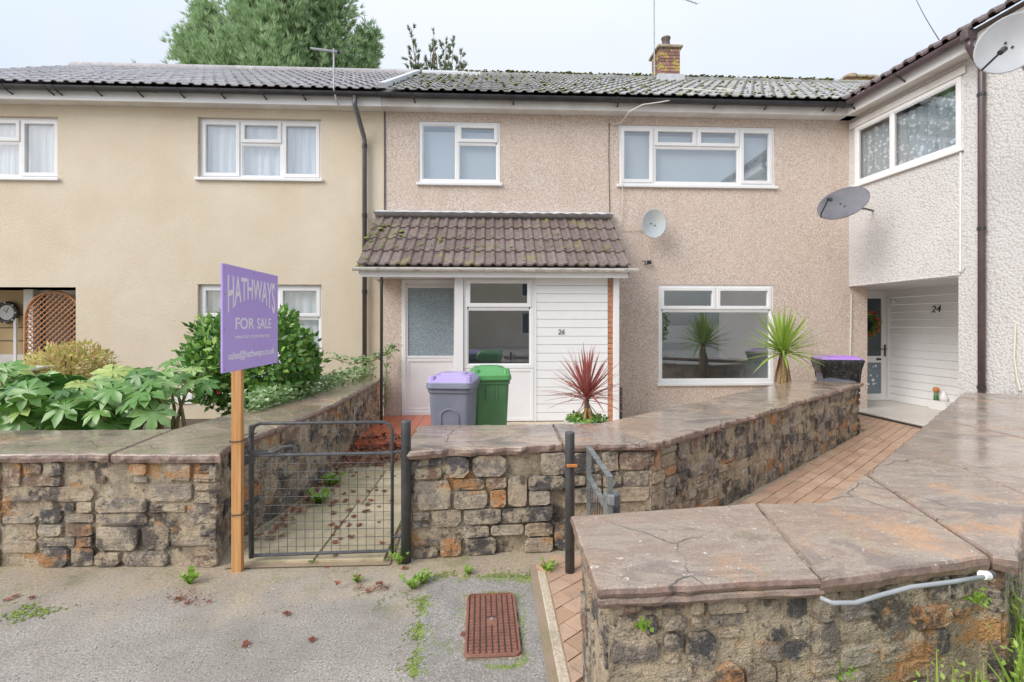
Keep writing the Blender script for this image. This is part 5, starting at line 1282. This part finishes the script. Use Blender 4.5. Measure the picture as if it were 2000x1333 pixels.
t3 = thing('wheelie_bin', (pv.x,pv.y,.0), 'bin with purple lid and black bag draped over its rim by the pink wall', 'bin'); ORG[t3] = V((0,0,0)); t3.rotation_euler = (0,0,R(-20))
h3 = PT(1636,697,7.0).z; hb_ = h3*.93
MB().loft([rrect(0,0,.02,.36,.36,.04), rrect(0,0,hb_,.47,.46,.05)]).build('body', BGREY, t3, bevel=.006)
rings = []
for (z_, k) in ((hb_-.27,1.00),(hb_-.20,1.05),(hb_-.10,1.13),(hb_-.03,1.20),(hb_+.015,1.24),(hb_+.035,1.16)):
    rg = rrect(0,0,z_,.455*k,.45*k,.06,5); rings.append([(x+U(-.012,.012), y_+U(-.012,.012), zz+(U(-.05,.06) if z_ < hb_-.24 else U(-.008,.008)) - (x*.16 if z_ < hb_-.15 else 0)) for x, y_, zz in rg])
MB().loft(rings, cap0=False, cap1=False).build('bin_bag', BAG, t3, smooth=True)
li = MB().loft([rrect(0,0,hb_+.02,.55,.52,.06), rrect(0,0,hb_+.05,.53,.50,.06), rrect(0,.02,h3,.44,.38,.06)]).build('lid', BPURP, t3, bevel=.008)
MB().box(-.16,.16,-.20,-.14,h3-.01,h3+.012).build('lid_handle', BPURP, li, bevel=.005)

# ================================================================== MANHOLE COVER
mc = [PZ(905,1289,.0), PZ(1017,1289,.0), PZ(1008,1165,.0), PZ(913,1165,.0)]
cc = sum(mc, V((0,0,0)))/4; cw = ((mc[1]-mc[0]).length+(mc[2]-mc[3]).length)/2; cl = mc[2].y-mc[1].y; cl = ((mc[2]+mc[3])/2-(mc[0]+mc[1])/2).length
cv = thing('access_cover', (cc.x,cc.y,0), 'rusty brown ribbed rectangular access cover edged with moss in the tarmac', 'cover'); cv.rotation_euler = (0,0,R(1)); ORG[cv] = V((0,0,0))
MB().loft([rrect(0,0,.002,cw+.016,cl+.016,.032), rrect(0,0,.008,cw+.012,cl+.012,.032)]).build('concrete_surround', MORTAR, cv)
MB().loft([rrect(0,0,.004,cw,cl,.03), rrect(0,0,.013,cw-.004,cl-.004,.03)]).build('plate', simple('rust_dirt', (.085, .05, .04), .8), cv)
MB().loft([rrect(0,0,.012,cw-.002,cl-.002,.03), rrect(0,0,.021,cw-.008,cl-.008,.028), rrect(0,0,.021,cw-.026,cl-.026,.022), rrect(0,0,.012,cw-.028,cl-.028,.02)], False, False).build('rim', RUST, cv)
q = MB(); nx_, ny_ = 8, 20; sx_, sy_ = (cw-.032)/nx_, (cl-.032)/ny_
for i in range(nx_):
    for j in range(ny_):
        if i in (3,4) and j in (9,10,11): continue
        x = -(cw-.032)/2+sx_*(i+.5); y_ = -(cl-.032)/2+sy_*(j+.5)
        a, b = sx_*.5-.0035, sy_*.5-.0042
        q.add([(x-a,y_-b,.012),(x+a,y_-b,.012),(x+a,y_+b,.012),(x-a,y_+b,.012),(x-a+.002,y_-b+.002,.0195),(x+a-.002,y_-b+.002,.0195),(x+a-.002,y_+b-.002,.0195),(x-a+.002,y_+b-.002,.0195)], [(4,5,6,7),(0,1,5,4),(1,2,6,5),(2,3,7,6),(3,0,4,7)])
q.build('tread_blocks', RUST, cv, kind='stuff')
MB().loft([rrect(0,.0,.013,sx_*1.8,sy_*2.6,.006), rrect(0,.0,.018,sx_*1.7,sy_*2.4,.006)]).build('lifting_plate', RUST, cv); MB().tube([(0,.015,.016),(0,.015,.022)], .009, 8).build('lifting_key', GALV, cv)

# ================================================================== PORCH BITS: TRELLIS, CLOCK, WREATH, ORNAMENT, CONDUIT
ty = GY+.16; tx0, tx1 = GX(50, ty), GX(160, ty); tzt = PY(105, 570, ty).z
tl_ = thing('garden_trellis', ((tx0+tx1)/2, ty, 0), 'arched orange brown lattice trellis in the porch opening of the cream house', 'trellis')
tr_ = (tx1-tx0)/2; tcx = (tx0+tx1)/2; tzc = tzt-tr_
MB().tube([(tx0,ty,.0),(tx0,ty,tzc)] + [(tcx-tr_*math.cos(PI*k/14),ty,tzc+tr_*math.sin(PI*k/14)) for k in range(1,14)] + [(tx1,ty,tzc),(tx1,ty,0)], .022, 6).build('frame', TRELLIS, tl_, smooth=True)
def clip(x0, z0, dx_, dz_):
    ts = [];
    for k in range(0, 401):
        t_ = -3+6*k/400; x, z_ = x0+dx_*t_, z0+dz_*t_
        if tx0 < x < tx1 and .02 < z_ and (z_ < tzc or (x-tcx)**2+(z_-tzc)**2 < tr_**2): ts.append(t_)
    return (min(ts), max(ts)) if len(ts) > 2 else None
for s, yo in ((1, -.008), (-1, .008)):
    k = -20
    while k < 45:
        r_ = clip(tcx, k*.085+.3, .73, .68*s)
        if r_:
            a, b = r_; sl = V((.68*.008*s*-1, 0, .73*.008)) if False else V((0,0,.011))
            p0 = V((tcx+.73*a, ty+yo, k*.085+.3+.68*s*a)); p1_ = V((tcx+.73*b, ty+yo, k*.085+.3+.68*s*b))
            MB().loft([[p+V((0,-.005,-.011)), p+V((0,.005,-.011)), p+V((0,.005,.011)), p+V((0,-.005,.011))] for p in (p0,p1_)]).build('slat', TRELLIS, tl_)
        k += 1
ck = PY(14, 611, RY-.08); co_ = thing('wall_clock', tuple(ck), 'round bronze porthole clock on the cream porch wall', 'clock')
def torus(m, c, R_, r_, n1=28, n2=8):
    pts = [[V((c[0]+math.cos(2*PI*i/n1)*(R_+r_*math.cos(2*PI*j/n2)), c[1]+r_*math.sin(2*PI*j/n2), c[2]+math.sin(2*PI*i/n1)*(R_+r_*math.cos(2*PI*j/n2)))) for j in range(n2)] for i in range(n1)]
    vs_ = [p for q_ in pts for p in q_]; m.add(vs_, [(i*n2+j, ((i+1)%n1)*n2+j, ((i+1)%n1)*n2+(j+1)%n2, i*n2+(j+1)%n2) for i in range(n1) for j in range(n2)])
m = MB(); torus(m, ck, .155, .035); 
m.build('case', BRONZE, co_, smooth=True)
for k in range(8): a = 2*PI*k/8; q = ck+V((math.cos(a)*.17,-.03,math.sin(a)*.17)); MB().tube([q, q+V((0,-.015,0))], .014, 8).build('bolt', GALV, co_)
MB().tube([ck+V((0,.01,0)), ck+V((0,-.01,0))], .135, 28).build('face', CLOCKF, co_)
for (a, L_) in ((.35,.09),(-.75,.065)): MB().tube([ck+V((0,-.014,0)), ck+V((math.sin(a)*L_,-.014,math.cos(a)*L_))], .004, 5).build('hand', BLACK, co_)
# wreath
wc_ = V((dr0+.49, DYP-.03, PY(1700,634,DYP).z)); wr = thing('door_wreath', tuple(wc_), 'red and green Christmas wreath on the front door of the white house', 'wreath')
m = MB(); torus(m, wc_, .19, .045, 28, 6); m.build('ring', L_CAM, wr)
lv, bb = MB(), MB()
for k in range(300): a = U(0,2*PI); r_ = .19+U(-.05,.05); p = wc_+V((math.cos(a)*r_, -.04+U(-.03,.02), math.sin(a)*r_)); leaf(lv, p, V((U(-1,1),U(-1,.2),U(-1,1))).normalized(), V((0,-1,0)), .06, .015)
lv.build('sprigs', L_CAM, wr, raw=True, kind='stuff')
for k in range(26): a = 2*PI*k/26; r_ = .19+U(-.04,.05); p = wc_+V((math.cos(a)*r_,-.085,math.sin(a)*r_)); blob(bb, p, .032, 1.0, 6)
bb.build('berries', REDFL, wr, kind='stuff')
uo, zo = PW(1828, 768, vin-.06); oc = WF((uo, vin-.06, zo))
orn = thing('ornament', tuple(oc-V((0,0,.12))), 'small colourful figurine ornament standing low against the white planks', 'ornament')
MB().tube([oc+V((0,0,-.12)), oc+V((0,0,-.02)), oc+V((0,0,.02))], [.035,.03,.015], 10).build('green_body', BGREEN, orn, smooth=True)
MB().tube([oc+V((.0,0,.0)), oc+V((0,0,.05)), oc+V((0,0,.09)), oc+V((0,0,.10))], [.015,.045,.035,.005], 10).build('orange_head', ORANGEB, orn, smooth=True)
q = oc+u_dir*.13; MB().tube([q+V((0,0,-.12)), q+V((0,0,-.05)), q+V((0,0,.02)), q+V((0,0,.06))], [.05,.06,.03,.008], 10).build('white_body', WHITEP, orn, smooth=True)
MB().box(-.2,.2,-.0,.12,-.0,.0).v
q0 = oc-V((0,0,.12)); zz = .076
MB().box(-.09,.20,-.05,.04,zz,oc.z-.121).tf(lambda p: V((oc.x,oc.y,0))+u_dir*p[0]+v_dir*p[1]+V((0,0,p[2]))).build('stand', WHITEP, orn, bevel=.006)
# conduit under the coping of the right wall
c0 = [PT(1602,1168,1.42), PT(1625,1178,1.40), PT(1670,1178,1.41), PT(1720,1163,1.43), PT(1780,1147,1.46), PT(1860,1137,1.50), PT(1928,1126,1.53)]
cn = thing('conduit', tuple(c0[2]), 'pale grey flexible conduit sagging below the broad right wall coping', 'conduit')
MB().tube(c0, .0065, 10).build('pipe', CONDUIT, cn, smooth=True)
MB().tube([c0[-1]-V((.016,0,-.004)), c0[-1]+V((.01,0.008,-.002))], .014, 10).build('connector', WHITEP, cn); MB().tube([c0[-1]+V((.010,.008,-.003)), c0[-1]+V((.04,.022,-.006))], .012, 10).build('gland', IRON, cn)
# garden furniture at the far left
q = PT(10, 720, 5.2); gt = thing('garden_table', (q.x,q.y,0), 'white garden table partly hidden behind the fatsia leaves', 'table')
MB().box(q.x-.6,q.x+.30,q.y-.3,q.y+.3,q.z-.03,q.z+.01).build('top', WHITEP, gt, bevel=.01)
for sx_ in (-.55,.25):
    for sy_ in (-.25,.25): MB().box(q.x+sx_-.02,q.x+sx_+.02,q.y+sy_-.02,q.y+sy_+.02,0,q.z-.03).build('leg', WHITEP, gt)
MB().box(q.x-.55,q.x+.25,q.y-.27,q.y-.25,.35,q.z-.08).build('front_panel', WHITEP, gt)

# ================================================================== LEAVES, MOSS, WEEDS
lm_ = []
for s in range(5):
    m = MB(); v_ = [V((0,0,.004))]; n_ = 9
    for k in range(n_): a = 2*PI*k/n_; r_ = (.5 if k % 2 else 1)*U(.8,1.1); v_.append(V((math.cos(a)*r_*.75, math.sin(a)*r_, U(.0,.35))))
    lm_.append(m.add([p for p in v_], [(0,1+k,1+(k+1)%n_) for k in range(n_)]).raw('fallen_leaf', bladermat('fallen_leaf_%d' % s, (.20,.055,.035), (.34,.12,.07)), False))
spots = [(655,1085),(640,1110),(700,1128),(742,1141),(660,1140),(658,1032),(652,1003),(690,1010),(700,980),(655,980),(672,965),(720,960),(735,952),(660,950),(745,930),(690,930),(705,905),(662,935),(655,1060),(740,990),(712,1000),(765,980),(770,930),(735,905),(752,890),(715,885),(690,960),(740,1020),(650,958)]
def leafat(px, py, z_, s):
    p = PZ(px, py, z_); o = inst('fallen_leaf', random.choice(lm_), None, Matrix.Translation(p) @ Matrix.Rotation(U(0,6.3), 4, 'Z') @ Matrix.Rotation(U(-.15,.15), 4, 'X') @ Matrix.Scale(s, 4))
    return o
spots += [(U(640,768), U(890,1070)) for _ in range(26)]
for (px, py) in spots: tag(leafat(px, py, .030, U(.022,.04)), 'red brown fallen leaf lying on the pale gate path', 'leaf', 'fallen leaves on the gate path')
for (px, py) in ((30,1165),(12,1172),(62,1168),(350,1170),(365,1178),(905,1240),(720,1155),(560,1200),(790,1110),(480,1260),(610,1250)): tag(leafat(px, py, .006, U(.02,.035)), 'red brown fallen leaf on the wet grey tarmac', 'leaf', 'fallen leaves on the tarmac')
lt_ = MB()
for k in range(160):
    y_ = U(3.3,5.4); x = -1.56+abs(random.gauss(0,.07)); leaf(lt_, V((x,y_,.03+U(0,.02))), V((U(-1,1),U(-1,1),U(0,.6))).normalized(), V((0,0,1)), U(.035,.06), U(.012,.022), .4)
for k in range(420):
    x, y_ = U(-1.68,-.95)+U(-.1,.2), 5.0+abs(random.gauss(0,.45)) if rnd() < .5 else 5.9-abs(random.gauss(0,.4))
    if x > -.85: continue
    z_ = .105 if y_ > 5.74 else .032
    d = V((U(-1,1),U(-1,1),U(0,.7))).normalized(); leaf(lt_, V((x,y_,z_+U(0,.04))), d, V((0,0,1)), U(.05,.085), U(.016,.03), .4)
for k in range(45): p = PZ(U(690,760), U(1142,1154), .006); leaf(lt_, p+V((0,0,.004)), V((U(-1,1),U(-1,1),.2)).normalized(), V((0,0,1)), .018, .006)
for k in range(60): p = PZ(U(330,420), U(1150,1185), .006); leaf(lt_, p+V((0,0,.004)), V((U(-1,1),U(-1,1),.2)).normalized(), V((0,0,1)), .018, .006)
o = lt_.build('leaf_litter', L_DEAD, raw=True, kind='stuff'); tag(o, 'drift of small brown dead leaves on the path and tarmac', 'leaf litter')
# moss cushions on the tarmac
mo = MB()
def mossline(pts, n_, sp, r0, r1):
    for k in range(n_):
        f = rnd()*(len(pts)-1); i = int(f); a, b = pts[i], pts[i+1]
        p = PZ(a[0]+(b[0]-a[0])*(f-i)+random.gauss(0,sp*1.5)*(1 if rnd() < .7 else 2.2), a[1]+(b[1]-a[1])*(f-i)+random.gauss(0,sp*.9), .0034)
        if noise.noise(p*7.0)+.25*noise.noise(p*23) < U(-.38,.18): continue
        blob(mo, p, U(r0,r1)*.62, .4, 6)
mossline([(845,1128),(910,1124),(985,1126),(1050,1130)], 900, 6, .004, .012)
mossline([(828,1165),(822,1210),(815,1260),(806,1320)], 900, 5, .004, .011)
mossline([(908,1165),(960,1158),(1008,1162),(1018,1220),(1024,1290),(1000,1305),(930,1300)], 1100, 3, .003, .009)
mossline([(700,1165),(760,1172),(815,1160)], 200, 8, .003, .009)
mossline([(1062,1140),(1074,1200),(1085,1290),(1090,1330)], 160, 3, .003, .009)
mossline([(-20,1205),(40,1195),(110,1188)], 420, 8, .005, .014)
mossline([(905,1180),(900,1225)], 120, 5, .003, .007)
for k in range(900):
    e = random.choice((0,1,2)); x = (-1.60, -.66, -1.13)[e] + random.gauss(0,.035); y_ = U(3.05,5.7); p = V((x, y_, .022))
    if noise.noise(p*4.0) < U(-.2,.3): continue
    blob(mo, p, U(.005,.013), .4, 6)
o = mo.build('moss', MOSS, kind='stuff'); tag(o, 'green moss in cracks of the tarmac and round the cover', 'moss')
pe = MB()
for k in range(900):
    p = PZ(U(0,1060), U(1130,1333), .0034); s = U(.0015,.005); blob(pe, p, s, .7, 5)
o = pe.build('grit', simple('pale_grit', (.50,.47,.42), .8, (.30,.28,.26), 40), kind='stuff'); tag(o, 'pale grit and small stones scattered on the tarmac', 'grit')
wm_ = []
def weed(label, p, h, n_, spread, mat=L_FERN, wd=.006):
    m = MB()
    for k in range(n_):
        a = U(0,2*PI); d = V((math.cos(a)*spread, math.sin(a)*spread, 1)).normalized(); L_ = h*U(.5,1.1); e = p+d*L_; e2 = e+V((d.x,d.y,-.2))*L_*.35
        s = d.cross(EZ).normalized()*wd if abs(d.z) < .99 else V((wd,0,0))
        m.add([p-s*.5+V((U(-.01,.01),U(-.01,.01),0)), p+s*.5, e+s, e2, e-s], [(0,1,2,4),(4,2,3)])
        for j in range(2): leaf(m, p+d*L_*U(.4,1), V((U(-1,1),U(-1,1),U(0,.6))).normalized(), EZ, h*.35, wd*1.6)
    return tag(m.build('weed', mat, raw=True, org=p), label, 'weed', None)
for (px, py, h, lb) in ((780,1102,.09,'small green weed at the foot of the gate post with hinges'),(698,1138,.05,'tiny bright weed in the joint before the closed gate'),(805,1150,.10,'grassy weed tuft at the tarmac corner near the middle wall'),(828,1140,.07,'low leafy weed beside the grassy tuft'),(1072,1120,.09,'pale green weed by the middle wall end near the brick path'),(372,1140,.09,'green weed tuft below the left wall near the sign post'),(913,1122,.05,'tiny weed sprouting at the centre foot of the middle wall')):
    weed(lb, PZ(px, py, .0), h, 16, .8)
for (px, py, t, lb) in ((650,930,4.3,'leafy weed at the foot of the left wall inside the gate'),(625,965,3.7,'broad pale weed against the left return wall near the gate')): weed(lb, PZ(px, py+20, .01), .14, 26, .9, L_FERN, .014)
def fernat(label, px, py, t, n_, s):
    p = PT(px, py, t); m = MB()
    for k in range(n_):
        q = p + V((random.gauss(0,s), -abs(random.gauss(0,.012))-.01, random.gauss(0,s*.7))); leaf(m, q, V((U(-1,1),U(-1,0),U(-.8,.4))).normalized(), V((0,-1,.3)), U(.012,.022), U(.005,.009))
    return tag(m.build('wall_fern', L_FERN, raw=True, org=p), label, 'fern')
def face_t(px): a = PZ(px, 1140, ZC); return None
def rwface(px, py):
    a, b = B_, RW_f3; t_ = (b-a).normalized(); nn_ = V((t_.y,-t_.x)); base_ = a - nn_*.05; d = ray(px, py)
    k = (base_ - V((0,0))).dot(nn_)/(d.x*nn_.x+d.y*nn_.y); return k
fernat('bright green fern clump rooted low in the right wall face', 1625, 1300, rwface(1625,1300), 150, .028)
fernat('sparse fern sprig under the coping of the right wall left part', 1255, 1212, rwface(1255,1212), 24, .010)
fernat('tiny fern sprig at the joint beneath the conduit', 1675, 1180, rwface(1675,1180), 26, .010)
fernat('green fern tuft below the conduit connector', 1895, 1160, rwface(1895,1160), 40, .014)
# bright undergrowth at the right hand end of the thick wall
gm = MB()
for k in range(2600):
    x = RW_c.x + U(-.15,.55); yb_ = RW_c.y - .02 - (0 if x > RW_c.x else .0); y_ = RW_c.y + U(-.25,.9)
    if (V((x,y_))-RW_c).dot(rn) < .03: continue
    p = V((x,y_,0)); h = U(.25,.58); d = V((U(-.25,.25),U(-.25,.25),1)).normalized()
    s = V((U(-1,1),U(-1,1),0)).normalized()*.006; gm.add([p-s, p+s, p+d*h*.7+s, p+d*h+V((U(-.08,.08),U(-.08,.08),-.02)), p+d*h*.7-s], [(0,1,2,4),(4,2,3)])
    for j in range(6): leaf(gm, p+d*h*U(.45,1)+V((U(-.03,.03),U(-.03,.03),0)), V((U(-1,1),U(-1,1),U(-.2,.8))).normalized(), EZ, U(.014,.03), U(.004,.009))
tB = (RW_f3-B_).normalized(); nB = V((tB.y,-tB.x))
for k in range(1500):
    s_ = U(.45,1.15); p2 = B_ + tB*(s_*(RW_f3-B_).length) + nB*U(.10,.34); hmax = .35+.26*max(0,s_-.5)*(1.2)+.05*math.sin(s_*19)
    p = V((p2.x,p2.y,0)); h = U(.5,1)*hmax; d = V((U(-.2,.2),U(-.2,.2),1)).normalized(); s = V((U(-1,1),U(-1,1),0)).normalized()*.005
    gm.add([p-s, p+s, p+d*h*.7+s, p+d*h, p+d*h*.7-s], [(0,1,2,4),(4,2,3)])
    for j in range(4): leaf(gm, p+d*h*U(.6,1)+V((U(-.02,.02),U(-.02,.02),0)), V((U(-1,1),U(-1,1),U(-.2,.8))).normalized(), EZ, U(.012,.022), U(.004,.008))
o = gm.build('grass', L_GRASS, raw=True, kind='stuff'); tag(o, 'bright green grass and undergrowth at the right wall end', 'grass')

# ================================================================== ACROSS THE STREET (mirrored in the panes)
oh = thing('terraced_house', (3, -17, 0), 'pale rendered house across the street mirrored in the window panes', 'house')
hl = [(-7,-5.2,3.2,4.4),(-3,-1.2,3.2,4.4),(2,3.8,3.2,4.4),(6,7.8,3.2,4.4),(-7,-5.2,.8,2.2),(2,3.8,.8,2.2),(-2.6,-1.6,.0,2.1),(6.3,7.3,.0,2.1)]
mir = lambda p: V((p.x, -17-(p.y-0), p.z))
wallmesh(-9, 10, 0, 5.2, 0, hl, .12).tf(mir).build('wall', CREAM, oh)
for h_ in hl: 
    q = MB().ring(h_[0], h_[1], h_[2], h_[3], .05, .11, .07).tf(mir).build('window', UPVC, oh); MB().box(h_[0]+.07, h_[1]-.07, .08, .09, h_[2]+.07, h_[3]-.07).tf(mir).build('pane', DGLASS, q)
rq = MB().add([(-9.3,.4,5.1),(10.3,.4,5.1),(10.3,-4,7.6),(-9.3,-4,7.6),(-9.3,-8.4,5.1),(10.3,-8.4,5.1)], [(0,1,2,3),(3,2,5,4)]).tf(lambda p: V((p.x,-17+p.y,p.z))).build('roof', TILE_W, oh)
MB().box(4,4.7,-21.4,-20.8,6.8,8.6).build('chimney', CBRICK, rq)
for (x, y_, rr_) in ((-6,-13,1.3),(-2.5,-13.5,1.0),(9,-13,1.6)):
    bush('hedge_shrub', 'leafy shrub across the street mirrored in the panes, %s' % ('widest' if rr_ > 1.5 else 'smallest' if rr_ < 1.1 else 'middle sized'), 'shrub', (x,y_,0), (x,y_,rr_*.8), (rr_,rr_,rr_), 1500, .22, .09, L_CAM)
